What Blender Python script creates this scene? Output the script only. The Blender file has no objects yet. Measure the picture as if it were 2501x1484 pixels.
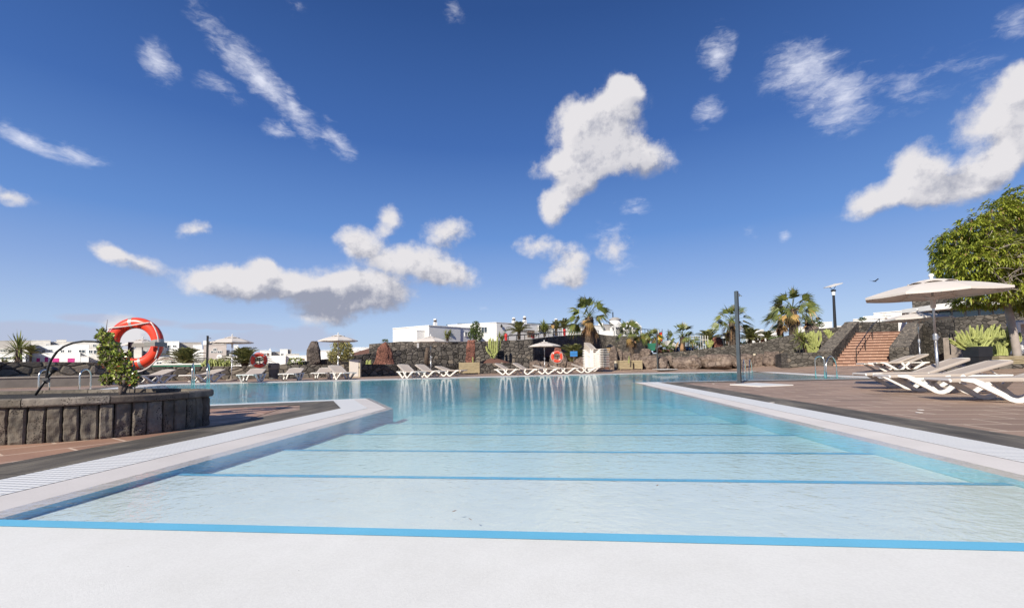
import bpy, math, random
from mathutils import Vector, Matrix, noise, geometry
R=math.radians; rnd=random.Random(7)
scene=bpy.context.scene; C=scene.collection
# ------------------------------------------------ camera calibration (photo measured on a 2501x1484 grid)
YAW=R(5.45); PIT=math.atan(54/1100); ROL=.0125; F=1100.; HC=.66
fh=Vector((-math.sin(YAW),math.cos(YAW),0)); rh=Vector((math.cos(YAW),math.sin(YAW),0)); up=Vector((0,0,1))
cf=fh*math.cos(PIT)+up*math.sin(PIT); u0=up*math.cos(PIT)-fh*math.sin(PIT)
uc=u0*math.cos(ROL)+rh*math.sin(ROL); rc=rh*math.cos(ROL)-u0*math.sin(ROL); CAM=Vector((0,0,HC))
def ray(x,y): return cf*F+rc*(x-1250)-uc*(y-834)
def G(x,y,z=0.):
    r=ray(x,y); return CAM+r*((z-HC)/r.z)
def at(x,y,d):
    r=ray(x,y); return CAM+r*(d/r.dot(fh))
def sst(t): t=max(0.,min(1.,t)); return t*t*(3-2*t)
def GH(X,Y):
    a=.3*sst((X-12.0)/3.5)*sst((Y-12.5)/4)
    b=.02*max(0.,min(8.,Y-30.))*sst((14-X)/4) if Y>30 else 0.
    return max(a,b)
def G2(x,y):
    r=ray(x,y); r=r/r.dot(fh); d=2.
    while d<70:
        p=CAM+r*d
        if p.z<=GH(p.x,p.y): return Vector((p.x,p.y,GH(p.x,p.y)))
        d+=.04
    return CAM+r*60
def dep(p): return (p-CAM).dot(fh)
def zat(p,y,x=None):
    """height of the point above ground position p that is seen at photo row y"""
    d=dep(p); 
    xx=1250+F*(p-CAM).dot(rh)/d if x is None else x
    return at(xx,y,d).z
# ------------------------------------------------ object helpers
def tag(o,label=None,cat=None,group=None,kind=None):
    if label:o['label']=label
    if cat:o['category']=cat
    if group:o['group']=group
    if kind:o['kind']=kind
    return o
def thing(name,label,cat,loc=(0,0,0),rz=0,group=None,sc=1):
    o=bpy.data.objects.new(name,None); C.objects.link(o); o.location=loc; o.rotation_euler=(0,0,rz); o.scale=(sc,sc,sc)
    o.empty_display_size=.2
    return tag(o,label,cat,group)
def copy_tree(o,parent=None):
    c=o.copy(); C.objects.link(c)
    if parent: c.parent=parent
    for ch in list(o.children): copy_tree(ch,c)
    return c
class MB:
    def __init__(s): s.v=[]; s.f=[]; s.m=[]
    def add(s,vs,fs,mi=0):
        b=len(s.v); s.v+= [tuple(v) for v in vs]; s.f+=[tuple(b+i for i in f) for f in fs]; s.m+=[mi]*len(fs); return s
    def box(s,c,d,rz=0,mi=0,M=None):
        x,y,z=[k/2 for k in d]; vs=[Vector((a,b,e)) for a in(-x,x) for b in(-y,y) for e in(-z,z)]
        Q=M if M else Matrix.Rotation(rz,3,'Z'); c=Vector(c)
        return s.add([Q@v+c for v in vs],[(0,1,3,2),(4,6,7,5),(0,4,5,1),(2,3,7,6),(0,2,6,4),(1,5,7,3)],mi)
    def prism(s,poly,z0,z1,mi=0):
        n=len(poly); a=sum(poly[i][0]*poly[(i+1)%n][1]-poly[(i+1)%n][0]*poly[i][1] for i in range(n))
        if a<0: poly=poly[::-1]
        g=lambda z,i:z[i] if isinstance(z,(list,tuple)) else z
        vs=[(p[0],p[1],g(z0,i)) for i,p in enumerate(poly)]+[(p[0],p[1],g(z1,i)) for i,p in enumerate(poly)]
        tri=geometry.tessellate_polygon([[Vector((p[0],p[1],0)) for p in poly]])
        fs=[]
        for t in tri:
            a,b,c=[Vector(poly[k]) .to_3d() if len(poly[k])==2 else Vector(poly[k]) for k in t]
            t=tuple(t)
            if (b.x-a.x)*(c.y-a.y)-(b.y-a.y)*(c.x-a.x)<0:t=t[::-1]
            fs.append(tuple(n+k for k in t)); fs.append(t[::-1])
        fs+=[(i,(i+1)%n,n+(i+1)%n,n+i) for i in range(n)]
        return s.add(vs,fs,mi)
    def tube(s,pts,r,n=8,mi=0,ribs=0,rib=.25,cap=True,flat=1.):
        pts=[Vector(p) for p in pts]; k=len(pts); rs=r if isinstance(r,(list,tuple)) else [r]*k
        vs=[]; prev=None
        for i,p in enumerate(pts):
            t=(pts[min(i+1,k-1)]-pts[max(i-1,0)]).normalized()
            if prev is None: a=t.orthogonal().normalized() if abs(t.z)<.99 else Vector((1,0,0))
            else: a=(prev-t*prev.dot(t)).normalized()
            prev=a; b=t.cross(a)
            for j in range(n):
                th=2*math.pi*j/n; rr=rs[i]*(1-(rib if ribs and j%2 else 0))
                vs.append(p+(a*math.cos(th)+b*math.sin(th)*flat)*rr)
        fs=[(i*n+j,i*n+(j+1)%n,(i+1)*n+(j+1)%n,(i+1)*n+j) for i in range(k-1) for j in range(n)]
        if cap: fs+=[tuple(range(n))[::-1],tuple((k-1)*n+j for j in range(n))]
        return s.add(vs,fs,mi)
    def lathe(s,prof,n=16,c=(0,0,0),mi=0,capb=True,capt=True):
        vs=[(c[0]+r*math.cos(2*math.pi*j/n),c[1]+r*math.sin(2*math.pi*j/n),c[2]+z) for r,z in prof for j in range(n)]; k=len(prof)
        fs=[(i*n+j,i*n+(j+1)%n,(i+1)*n+(j+1)%n,(i+1)*n+j) for i in range(k-1) for j in range(n)]
        if capb: fs.append(tuple(range(n))[::-1])
        if capt: fs.append(tuple((k-1)*n+j for j in range(n)))
        return s.add(vs,fs,mi)
    def build(s,name,mat,parent=None,smooth=False,bevel=0,seg=2,solid=0):
        me=bpy.data.meshes.new(name); me.from_pydata(s.v,[],s.f); me.update()
        mats=mat if isinstance(mat,(list,tuple)) else [mat]
        for m in mats: me.materials.append(m)
        if len(mats)>1: me.polygons.foreach_set('material_index',s.m)
        if smooth: me.polygons.foreach_set('use_smooth',[True]*len(me.polygons))
        o=bpy.data.objects.new(name,me); C.objects.link(o)
        if parent: o.parent=parent
        if solid: q=o.modifiers.new('s','SOLIDIFY'); q.thickness=solid
        if bevel: q=o.modifiers.new('b','BEVEL'); q.width=bevel; q.segments=seg; q.limit_method='ANGLE'
        return o
def struct(mb,name,mat,**k): return tag(mb.build(name,mat,**k),kind='structure')
def sheet(loops,z,mb=None,zf=None):
    """flat sheet bounded by loops[0] with holes loops[1:]"""
    mb=mb or MB(); L=[[Vector((p[0],p[1],0)) for p in l] for l in loops]; flat=[p for l in L for p in l]
    fs=[]
    for t in geometry.tessellate_polygon(L):
        a,b,c=[flat[k] for k in t]
        ar=(b.x-a.x)*(c.y-a.y)-(b.y-a.y)*(c.x-a.x)
        if abs(ar)<1e-9: continue
        fs.append(tuple(t) if ar>0 else tuple(t)[::-1])
    return mb.add([(p.x,p.y,zf(p) if zf else z) for p in flat],fs)
def offs(poly,d):
    n=len(poly); a=sum(poly[i][0]*poly[(i+1)%n][1]-poly[(i+1)%n][0]*poly[i][1] for i in range(n)); sg=1 if a>0 else -1
    out=[]
    for i in range(n):
        p0,p,p1=[Vector(poly[k%n][:2]) for k in(i-1,i,i+1)]
        e0=(p-p0).normalized(); e1=(p1-p).normalized()
        n0=Vector((e0.y,-e0.x))*sg; n1=Vector((e1.y,-e1.x))*sg; m=(n0+n1); m=m/max(.55,m.length_squared/2) if m.length>1e-3 else n0
        m=m*1.0; out.append(tuple(p+m*d))
    return out
# ------------------------------------------------ materials
def new_mat(name):
    m=bpy.data.materials.new(name); m.use_nodes=True; nt=m.node_tree; b=nt.nodes['Principled BSDF']; return m,nt,b
def N(nt,t,**k):
    n=nt.nodes.new(t)
    for a,v in k.items(): setattr(n,a,v)
    return n
def setv(n,**k):
    for a,v in k.items(): n.inputs[a.replace('_',' ')].default_value=v
def ramp(nt,fac,stops):
    r=N(nt,'ShaderNodeValToRGB'); e=r.color_ramp.elements
    while len(e)<len(stops): e.new(.5)
    for i,(p,c) in enumerate(stops): e[i].position=p; e[i].color=(*c,1)
    nt.links.new(fac,r.inputs[0]); return r.outputs[0]
def mixc(nt,f,a,b,mode='MIX'):
    m=N(nt,'ShaderNodeMix',data_type='RGBA',blend_type=mode)
    for s,v in((0,f),(6,a),(7,b)):
        if hasattr(v,'node'): nt.links.new(v,m.inputs[s])
        else: m.inputs[s].default_value=v if s==0 else ((*v,1) if len(v)==3 else v)
    return m.outputs[2]
def mth(nt,op,a,b=None,c=None,clamp=False):
    m=N(nt,'ShaderNodeMath',operation=op,use_clamp=clamp)
    for i,v in enumerate((a,b,c)):
        if v is None: continue
        if hasattr(v,'node'): nt.links.new(v,m.inputs[i])
        else: m.inputs[i].default_value=v
    return m.outputs[0]
def tco(nt,scale=(1,1,1),kind='Object',rot=(0,0,0),loc=(0,0,0)):
    t=N(nt,'ShaderNodeTexCoord'); mp=N(nt,'ShaderNodeMapping'); mp.inputs[3].default_value=scale; mp.inputs[2].default_value=rot; mp.inputs[1].default_value=loc
    nt.links.new(t.outputs[kind],mp.inputs[0]); return mp.outputs[0]
def noi(nt,vec,scale,detail=4,rough=.55,out=0):
    n=N(nt,'ShaderNodeTexNoise'); setv(n,Scale=scale,Detail=detail,Roughness=rough); nt.links.new(vec,n.inputs['Vector']); return n.outputs[out]
def bump(nt,b,h,strength=.4,dist=.02,prev=None):
    n=N(nt,'ShaderNodeBump'); setv(n,Strength=strength,Distance=dist); nt.links.new(h,n.inputs['Height'])
    if prev: nt.links.new(prev,n.inputs['Normal'])
    nt.links.new(n.outputs[0],b.inputs['Normal']); return n.outputs[0]
def basic(name,c1,c2=None,rough=.7,scale=6,bs=30,bst=.15,bd=.01,metal=0,spec=.5,detail=5,fine=None):
    m,nt,b=new_mat(name); setv(b,Roughness=rough,Metallic=metal); b.inputs['Specular IOR Level'].default_value=spec
    v=tco(nt); c2=c2 or tuple(k*.82 for k in c1)
    f=noi(nt,v,scale,detail,.6)
    col=ramp(nt,f,[(.3,c2),(.7,c1)])
    if fine: col=mixc(nt,.5,col,ramp(nt,noi(nt,v,fine,3,.7),[(.35,(.45,.45,.45)),(.65,(1.,1.,1.))]),'MULTIPLY')
    nt.links.new(col,b.inputs['Base Color'])
    if bst: bump(nt,b,noi(nt,v,bs,4,.6),bst,bd)
    return m
def leafm(name,c1,c2,c3=None,rough=.45,trans=.15):
    m,nt,b=new_mat(name); g=N(nt,'ShaderNodeNewGeometry')
    st=[(0,c2),(.55,c1)]+([(.92,c1),(.97,c3)] if c3 else [(1,tuple(min(1,k*1.25) for k in c1))])
    col=ramp(nt,g.outputs['Random Per Island'],st)
    nt.links.new(col,b.inputs['Base Color']); setv(b,Roughness=rough)
    if trans:
        t=N(nt,'ShaderNodeBsdfTranslucent'); nt.links.new(col,t.inputs[0]); mx=N(nt,'ShaderNodeMixShader'); mx.inputs[0].default_value=trans
        nt.links.new(b.outputs[0],mx.inputs[1]); nt.links.new(t.outputs[0],mx.inputs[2]); nt.links.new(mx.outputs[0],nt.nodes['Material Output'].inputs[0])
    return m
def stonewall(name,scale,c1,c2,gap,gapw=.05,bd=.05,stretch=1.35):
    m,nt,b=new_mat(name); setv(b,Roughness=.9); b.inputs['Specular IOR Level'].default_value=.25
    v=tco(nt,(1,1,stretch)); w=noi(nt,v,2.2,3,.5,1)
    vv=N(nt,'ShaderNodeVectorMath',operation='MULTIPLY_ADD'); vv.inputs[1].default_value=(.16,.16,.16); nt.links.new(w,vv.inputs[0]); nt.links.new(v,vv.inputs[2]); v2=vv.outputs[0]
    a=N(nt,'ShaderNodeTexVoronoi',feature='F1'); e=N(nt,'ShaderNodeTexVoronoi',feature='DISTANCE_TO_EDGE')
    for n in(a,e): setv(n,Scale=scale,Randomness=.85); nt.links.new(v2,n.inputs['Vector'])
    sep=N(nt,'ShaderNodeSeparateColor'); nt.links.new(a.outputs['Color'],sep.inputs[0])
    col=ramp(nt,sep.outputs[0],[(0,c2),(.5,c1),(.93,tuple(k*1.25 for k in c1)),(1,(c1[0]*1.9,c1[1]*1.75,c1[2]*1.55))])
    col=mixc(nt,.75,col,ramp(nt,noi(nt,v,14,5,.7),[(.3,(.5,.5,.5)),(.7,(1.15,1.12,1.1))]),'MULTIPLY')
    ed=mth(nt,'SMOOTHSTEP' if False else 'DIVIDE',e.outputs[0],gapw,clamp=True)
    col=mixc(nt,ed,gap,col); nt.links.new(col,b.inputs['Base Color'])
    h=mth(nt,'ADD',mth(nt,'MULTIPLY',mth(nt,'DIVIDE',e.outputs[0],gapw*2.6,clamp=True),1.),mth(nt,'MULTIPLY',noi(nt,v,11,5,.7),.55))
    bump(nt,b,h,.9,bd); return m
M={}
M['lava']=stonewall('lava_stone_wall',2.6,(.15,.134,.12),(.072,.065,.06),(.014,.013,.012),.05,.06)
M['lava2']=stonewall('dark_lava_wall_small',3.3,(.13,.117,.104),(.065,.059,.053),(.015,.013,.012),.045,.04,1.5)
M['lava3']=stonewall('left_lava_wall_blocks',1.9,(.23,.20,.165),(.13,.115,.10),(.014,.013,.012),.045,.06,1.9)
M['redrock']=basic('red_rock',(.33,.155,.12),(.18,.085,.07),.9,2.5,5,1.,.1,fine=12,detail=9)
M['rock']=basic('brown_boulder',(.40,.31,.265),(.20,.155,.14),.9,2.2,4,1.,.14,fine=9,detail=9)
M['greyrock']=basic('grey_rock',(.27,.215,.195),(.11,.095,.09),.9,2.0,4,1.,.12,fine=10,detail=9)
M['white']=basic('white_render',(.80,.79,.78),(.72,.71,.70),.8,1.5,40,.05,.005)
M['offwhite']=basic('dull_white_render',(.66,.63,.60),(.5,.48,.46),.85,1.,30,.05,.005)  # duller white; also stands in for shade on a distant block
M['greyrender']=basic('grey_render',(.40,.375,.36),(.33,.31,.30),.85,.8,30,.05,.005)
M['plastic']=basic('white_plastic',(.80,.775,.74),(.76,.735,.70),.42,3,60,.03,.002)
M['sling']=basic('beige_sling',(.46,.395,.35),(.42,.36,.32),.8,2,400,.15,.001)
M['canvas']=basic('cream_canvas',(.66,.60,.56),(.60,.545,.505),.85,1.3,250,.08,.001)
M['orange']=basic('orange_plastic',(.86,.075,.035),(.78,.06,.03),.32,2,20,.04,.002,spec=.5)
M['tape']=basic('reflective_tape',(.42,.41,.40),(.34,.33,.32),.35,8,60,.05,.001,metal=.3)
M['rope']=basic('white_rope',(.74,.66,.64),(.6,.5,.48),.8,20,150,.6,.003)
M['chrome']=basic('steel',(.74,.70,.64),(.66,.62,.57),.24,3,10,0,metal=1)
M['alu']=basic('aluminium',(.55,.55,.57),(.5,.5,.52),.35,3,10,0,metal=.85)
M['black']=basic('black_metal',(.02,.02,.023),(.012,.012,.014),.4,4,40,.05,.002)
M['darkpole']=basic('dark_steel_pole',(.045,.04,.038),(.025,.023,.022),.38,3,20,.05,.002,metal=.2)
M['mirror']=basic('brushed_panel',(.15,.17,.185),(.1,.115,.125),.3,3,20,.05,.002,metal=.4)
M['wood']=None
M['soil']=basic('dark_lava_gravel',(.055,.048,.042),(.02,.018,.016),.95,30,45,1.,.03)
M['redsoil']=basic('red_gravel',(.20,.095,.07),(.11,.055,.045),.95,20,60,1.,.02,fine=60)
M['trunk']=basic('palm_trunk',(.20,.145,.11),(.05,.035,.027),.95,14,18,1.,.05,fine=30)
M['bark']=basic('grey_bark',(.27,.21,.18),(.17,.13,.11),.9,8,30,.7,.015,fine=40)
M['treebark']=basic('smooth_tree_bark',(.42,.36,.33),(.32,.27,.25),.85,4,30,.3,.01)
M['fan']=leafm('fan_leaf',(.17,.195,.05),(.055,.08,.02),(.35,.22,.06))
M['date']=leafm('date_leaf',(.26,.26,.10),(.11,.125,.045),(.3,.24,.1))
M['dead']=leafm('dead_leaf',(.40,.24,.13),(.16,.085,.05),(.6,.33,.12),.8,.1)
M['golden']=leafm('golden_leaf',(.52,.34,.12),(.36,.19,.08),None,.8,.2)
M['yucca']=leafm('yucca_leaf',(.26,.28,.08),(.09,.13,.03))
M['tree']=leafm('tree_leaf',(.37,.41,.06),(.14,.175,.03),(.36,.22,.13),.32,.3)
M['bush']=leafm('bush_leaf',(.13,.18,.05),(.045,.075,.022))
M['jade']=leafm('jade_leaf',(.36,.42,.09),(.13,.19,.03),(.62,.16,.10),.22,.15)
M['cactus']=basic('cactus_skin',(.40,.42,.14),(.22,.25,.08),.7,3,20,.5,.02)
M['euph']=leafm('euphorbia_branch',(.48,.43,.18),(.20,.20,.07),(.5,.4,.2),.7,.05)
M['twig']=basic('dry_twig',(.30,.22,.18),(.18,.13,.1),.9,8,20,.3,.01)
M['red']=basic('red_paint',(.6,.03,.025),(.45,.02,.02),.4,6,30,.05,.002)
M['magenta']=basic('magenta_panel',(.55,.03,.24),(.4,.02,.16),.5,.8,30,0)
M['blue']=basic('blue_paint',(.04,.22,.55),(.03,.17,.45),.5,4,30,.05,.002)
M['darkblue']=basic('dark_blue_paint',(.01,.05,.16),(.008,.035,.11),.5,2,30,.05,.002)
M['green']=basic('green_paint',(.03,.19,.12),(.02,.13,.08),.5,4,30,.05,.002)
M['winglass']=basic('window_glass',(.05,.065,.08),(.03,.04,.05),.08,.7,10,0,spec=.9)
M['blueglass']=basic('blue_glass',(.10,.22,.27),(.05,.14,.19),.06,.35,10,0,spec=1.)
M['solar']=basic('solar_panel',(.02,.05,.06),(.015,.035,.045),.25,3,10,0)
M['conc']=basic('concrete_base',(.34,.28,.24),(.24,.20,.17),.9,6,40,.4,.005)
M['bin']=basic('bin_grey',(.10,.10,.105),(.06,.06,.065),.6,6,40,.3,.004)
M['bintop']=basic('bin_brown',(.22,.18,.15),(.16,.13,.11),.6,6,40,.3,.004)
M['cream']=basic('cream_board',(.60,.52,.40),(.52,.45,.34),.7,3,40,.1,.002)
M['beige']=basic('beige_render',(.50,.44,.42),(.42,.37,.35),.85,1,30,.05,.004)
M['lampglass']=basic('lamp_glass',(.75,.78,.8),(.7,.72,.74),.15,3,10,0)
M['amber']=basic('lantern_glass',(.55,.36,.16),(.45,.28,.12),.3,3,10,0)
def rockm(name,c1,c2,c3):
    m,nt,b=new_mat(name); setv(b,Roughness=.92); b.inputs['Specular IOR Level'].default_value=.2; v=tco(nt)
    w=N(nt,'ShaderNodeVectorMath',operation='MULTIPLY_ADD'); w.inputs[1].default_value=(.9,.9,.9); nt.links.new(noi(nt,v,1.6,4,.6,1),w.inputs[0]); nt.links.new(v,w.inputs[2])
    e=N(nt,'ShaderNodeTexVoronoi',feature='DISTANCE_TO_EDGE'); setv(e,Scale=1.5); nt.links.new(w.outputs[0],e.inputs['Vector'])
    e2=N(nt,'ShaderNodeTexVoronoi',feature='F1'); setv(e2,Scale=9.); nt.links.new(v,e2.inputs['Vector'])
    f=noi(nt,v,1.3,10,.72); col=ramp(nt,f,[(.33,c2),(.52,c1),(.7,c3)])
    col=mixc(nt,.7,col,ramp(nt,noi(nt,v,7,8,.75),[(.36,(.42,.4,.39)),(.6,(1.12,1.1,1.08))]),'MULTIPLY')
    cr=mth(nt,'DIVIDE',e.outputs[0],.03,clamp=True); col=mixc(nt,mth(nt,'MULTIPLY',mth(nt,'SUBTRACT',1.,cr),.55),col,(.05,.04,.035)); nt.links.new(col,b.inputs['Base Color'])
    h=mth(nt,'ADD',mth(nt,'ADD',mth(nt,'MULTIPLY',cr,.25),mth(nt,'MULTIPLY',noi(nt,v,3,10,.72),1.3)),mth(nt,'MULTIPLY',e2.outputs[0],.18)); bump(nt,b,h,1.,.16); return m
M['rock']=rockm('brown_boulder',(.29,.225,.19),(.13,.10,.09),(.42,.34,.28))
M['greyrock']=rockm('grey_rock',(.22,.18,.16),(.09,.075,.07),(.30,.25,.22))
M['redrock']=rockm('red_rock',(.29,.13,.10),(.15,.07,.055),(.38,.19,.15))
def woodm():
    m,nt,b=new_mat('weathered_planks'); setv(b,Roughness=.85)
    v=tco(nt,(1.5,1.5,22)); col=ramp(nt,noi(nt,v,2,5,.6),[(.3,(.17,.13,.08)),(.6,(.42,.34,.21)),(.8,(.52,.44,.30))])
    nt.links.new(col,b.inputs['Base Color']); bump(nt,b,noi(nt,v,6,3,.6),.5,.01); return m
M['wood']=woodm()
def basaltm():
    m,nt,b=new_mat('basalt_slab'); setv(b,Roughness=.85); b.inputs['Specular IOR Level'].default_value=.25
    g=N(nt,'ShaderNodeNewGeometry'); v=tco(nt)
    off=N(nt,'ShaderNodeVectorMath',operation='MULTIPLY_ADD'); off.inputs[1].default_value=(1,1,1); nt.links.new(v,off.inputs[0])
    cb=N(nt,'ShaderNodeCombineXYZ'); nt.links.new(mth(nt,'MULTIPLY',g.outputs['Random Per Island'],37.),cb.inputs[0]); nt.links.new(cb.outputs[0],off.inputs[2]); vv=off.outputs[0]
    col=ramp(nt,g.outputs['Random Per Island'],[(0,(.13,.105,.09)),(.35,(.175,.157,.135)),(.7,(.145,.128,.11)),(1,(.26,.235,.21))])
    col=mixc(nt,.8,col,ramp(nt,noi(nt,vv,7,6,.65),[(.32,(.45,.43,.42)),(.68,(1.35,1.3,1.25))]),'MULTIPLY')
    vo=N(nt,'ShaderNodeTexVoronoi'); setv(vo,Scale=62.); nt.links.new(vv,vo.inputs['Vector'])
    pit=mth(nt,'LESS_THAN',vo.outputs[0],.32); pm=mth(nt,'GREATER_THAN',noi(nt,vv,3.,2,.5),.52); pit=mth(nt,'MULTIPLY',pit,pm)
    col=mixc(nt,mth(nt,'MULTIPLY',pit,.75),col,(.015,.012,.011)); nt.links.new(col,b.inputs['Base Color'])
    h=mth(nt,'SUBTRACT',mth(nt,'MULTIPLY',noi(nt,vv,16,7,.7),1.),mth(nt,'MULTIPLY',pit,.5)); bump(nt,b,h,.9,.02); return m
M['basalt']=basaltm()
def tilem(name,c1,c2,grout,sx,sy,rz=0,warm=1):
    m,nt,b=new_mat(name); setv(b,Roughness=.62); b.inputs['Specular IOR Level'].default_value=.35; v=tco(nt,rot=(0,0,rz))
    br=N(nt,'ShaderNodeTexBrick',offset=.5); setv(br,Scale=1.,Mortar_Size=.012,Mortar_Smooth=.1,Bias=0,Brick_Width=sx,Row_Height=sy); nt.links.new(v,br.inputs['Vector'])
    br.inputs['Color1'].default_value=(.2,.2,.2,1); br.inputs['Color2'].default_value=(.9,.9,.9,1); br.inputs['Mortar'].default_value=(.5,.5,.5,1)
    sp=N(nt,'ShaderNodeSeparateColor'); nt.links.new(br.outputs[0],sp.inputs[0])
    f=mth(nt,'ADD',mth(nt,'MULTIPLY',sp.outputs[0],.45),mth(nt,'MULTIPLY',noi(nt,tco(nt,(.5,2.2,1)),.9,4,.6),.75))
    col=ramp(nt,f,[(.3,c2),(.8,c1)]); col=mixc(nt,.5,col,ramp(nt,noi(nt,v,60,3,.7),[(.3,(.7,.7,.7)),(.7,(1.1,1.1,1.1))]),'MULTIPLY')
    col=mixc(nt,br.outputs['Fac'],col,grout); nt.links.new(col,b.inputs['Base Color'])
    h=mth(nt,'SUBTRACT',mth(nt,'MULTIPLY',noi(nt,v,40,3,.6),.3),br.outputs['Fac']); bump(nt,b,h,.35,.004); return m
M['tile']=tilem('terracotta_deck',(.385,.265,.20),(.22,.15,.112),(.60,.48,.38),.9,.45)
M['tileL']=tilem('terracotta_peninsula',(.43,.255,.18),(.27,.155,.115),(.62,.47,.37),.75,.40,R(-62))
def bandm():
    m,nt,b=new_mat('dark_stone_band'); setv(b,Roughness=.8); v=tco(nt,(1,.18,1)); 
    col=ramp(nt,noi(nt,v,5,6,.7),[(.3,(.05,.044,.038)),(.5,(.115,.10,.084)),(.75,(.28,.245,.19))])
    g=N(nt,'ShaderNodeTexBrick',offset=.5); setv(g,Scale=1.,Mortar_Size=.007,Mortar_Smooth=.2,Brick_Width=1.15,Row_Height=.88); nt.links.new(tco(nt,rot=(0,0,R(0)),loc=(.3,.1,0)),g.inputs['Vector']); g.inputs[1].default_value=(.8,.8,.8,1); g.inputs[2].default_value=(1.15,1.15,1.15,1); g.inputs[3].default_value=(.35,.33,.3,1); col=mixc(nt,1.,col,g.outputs[0],'MULTIPLY'); nt.links.new(col,b.inputs['Base Color'])
    bump(nt,b,noi(nt,tco(nt),45,5,.7),.6,.008); return m
M['band']=bandm()
def gratem():
    m,nt,b=new_mat('white_overflow_grate'); setv(b,Roughness=.5)
    v=tco(nt); sx=N(nt,'ShaderNodeSeparateXYZ'); nt.links.new(v,sx.inputs[0])
    a=mth(nt,'ABSOLUTE',mth(nt,'SINE',mth(nt,'MULTIPLY',sx.outputs[1],R(180)/.045)))
    c=mth(nt,'ABSOLUTE',mth(nt,'SINE',mth(nt,'MULTIPLY',sx.outputs[0],R(180)/.035)))
    h=mth(nt,'MULTIPLY',mth(nt,'POWER',a,.6),mth(nt,'ADD',mth(nt,'MULTIPLY',c,.45),.55))
    col=ramp(nt,h,[(.0,(.30,.30,.30)),(.5,(.74,.74,.74)),(1,(.82,.82,.83))]); nt.links.new(col,b.inputs['Base Color']); bump(nt,b,h,.8,.006); return m
M['grate']=gratem()
def poolw(name,c,c2,spark=0):
    m,nt,b=new_mat(name); setv(b,Roughness=.75); b.inputs['Specular IOR Level'].default_value=.25; v=tco(nt)
    col=ramp(nt,noi(nt,v,1.3,4,.6),[(.35,c2),(.65,c)]); col=mixc(nt,.5,col,ramp(nt,noi(nt,v,3.2,7,.68),[(.3,(.90,.895,.88)),(.55,(1.,1.,1.))]),'MULTIPLY'); vs_=N(nt,'ShaderNodeTexVoronoi'); setv(vs_,Scale=9.); nt.links.new(v,vs_.inputs['Vector']); sp_=mth(nt,'LESS_THAN',vs_.outputs[0],.018); col=mixc(nt,mth(nt,'MULTIPLY',sp_,.55),col,(.12,.10,.08))
    col=mixc(nt,.35,col,ramp(nt,noi(nt,v,120,2,.6),[(.3,(.82,.82,.82)),(.7,(1.05,1.05,1.05))]),'MULTIPLY')
    nt.links.new(col,b.inputs['Base Color']); bump(nt,b,noi(nt,v,260,3,.6),.5,.0015); return m
M['poolwhite']=poolw('white_pool_plaster',(.79,.785,.765),(.75,.745,.725))
M['lip']=poolw('pinkish_wet_lip',(.72,.68,.665),(.65,.61,.595))
M['stripe']=poolw('blue_edge_stripe',(.17,.52,.76),(.14,.47,.71))
M['basin']=poolw('pale_blue_basin',(.55,.84,.84),(.49,.79,.80))
M['poolwall']=poolw('light_blue_pool_wall',(.42,.73,.84),(.37,.68,.80))
M['steps']=poolw('pale_step_plaster',(.80,.83,.82),(.76,.80,.79))
def waterm():
    m,nt,b=new_mat('pool_water'); nt.nodes.remove(b); out=nt.nodes['Material Output']
    v=tco(nt)
    d1=noi(nt,tco(nt,(1,1.25,1)),9.5,3,.55); d2=noi(nt,tco(nt,(1,1.1,1),rot=(0,0,.5)),30,2,.5); d3=noi(nt,v,1.1,2,.5)
    big=noi(nt,v,.35,2,.5)
    h=mth(nt,'ADD',mth(nt,'ADD',mth(nt,'MULTIPLY',d1,1.),mth(nt,'MULTIPLY',d2,.42)),mth(nt,'MULTIPLY',d3,1.2))
    h=mth(nt,'MULTIPLY',h,mth(nt,'ADD',mth(nt,'MULTIPLY',big,1.),.45))
    bp=N(nt,'ShaderNodeBump'); setv(bp,Strength=.7,Distance=.0105); nt.links.new(h,bp.inputs['Height'])
    gg=N(nt,'ShaderNodeNewGeometry'); dp=N(nt,'ShaderNodeVectorMath',operation='DOT_PRODUCT'); nt.links.new(bp.outputs[0],dp.inputs[0]); nt.links.new(gg.outputs['Incoming'],dp.inputs[1])
    co_=mth(nt,'ABSOLUTE',dp.outputs['Value']); fres=mth(nt,'ADD',mth(nt,'MULTIPLY',mth(nt,'POWER',mth(nt,'SUBTRACT',1.,co_,clamp=True),5.),.98),.02)
    gl=N(nt,'ShaderNodeBsdfGlossy'); gl.inputs['Roughness'].default_value=.015; nt.links.new(bp.outputs[0],gl.inputs['Normal'])
    tr=N(nt,'ShaderNodeBsdfTransparent'); mx=N(nt,'ShaderNodeMixShader')
    nt.links.new(fres,mx.inputs[0]); nt.links.new(tr.outputs[0],mx.inputs[1]); nt.links.new(gl.outputs[0],mx.inputs[2]); nt.links.new(mx.outputs[0],out.inputs[0])
    ab=N(nt,'ShaderNodeVolumeAbsorption'); ab.inputs[0].default_value=(.24,.87,.93,1); ab.inputs[1].default_value=.62; nt.links.new(ab.outputs[0],out.inputs[1]); return m
M['water']=waterm()
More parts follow.
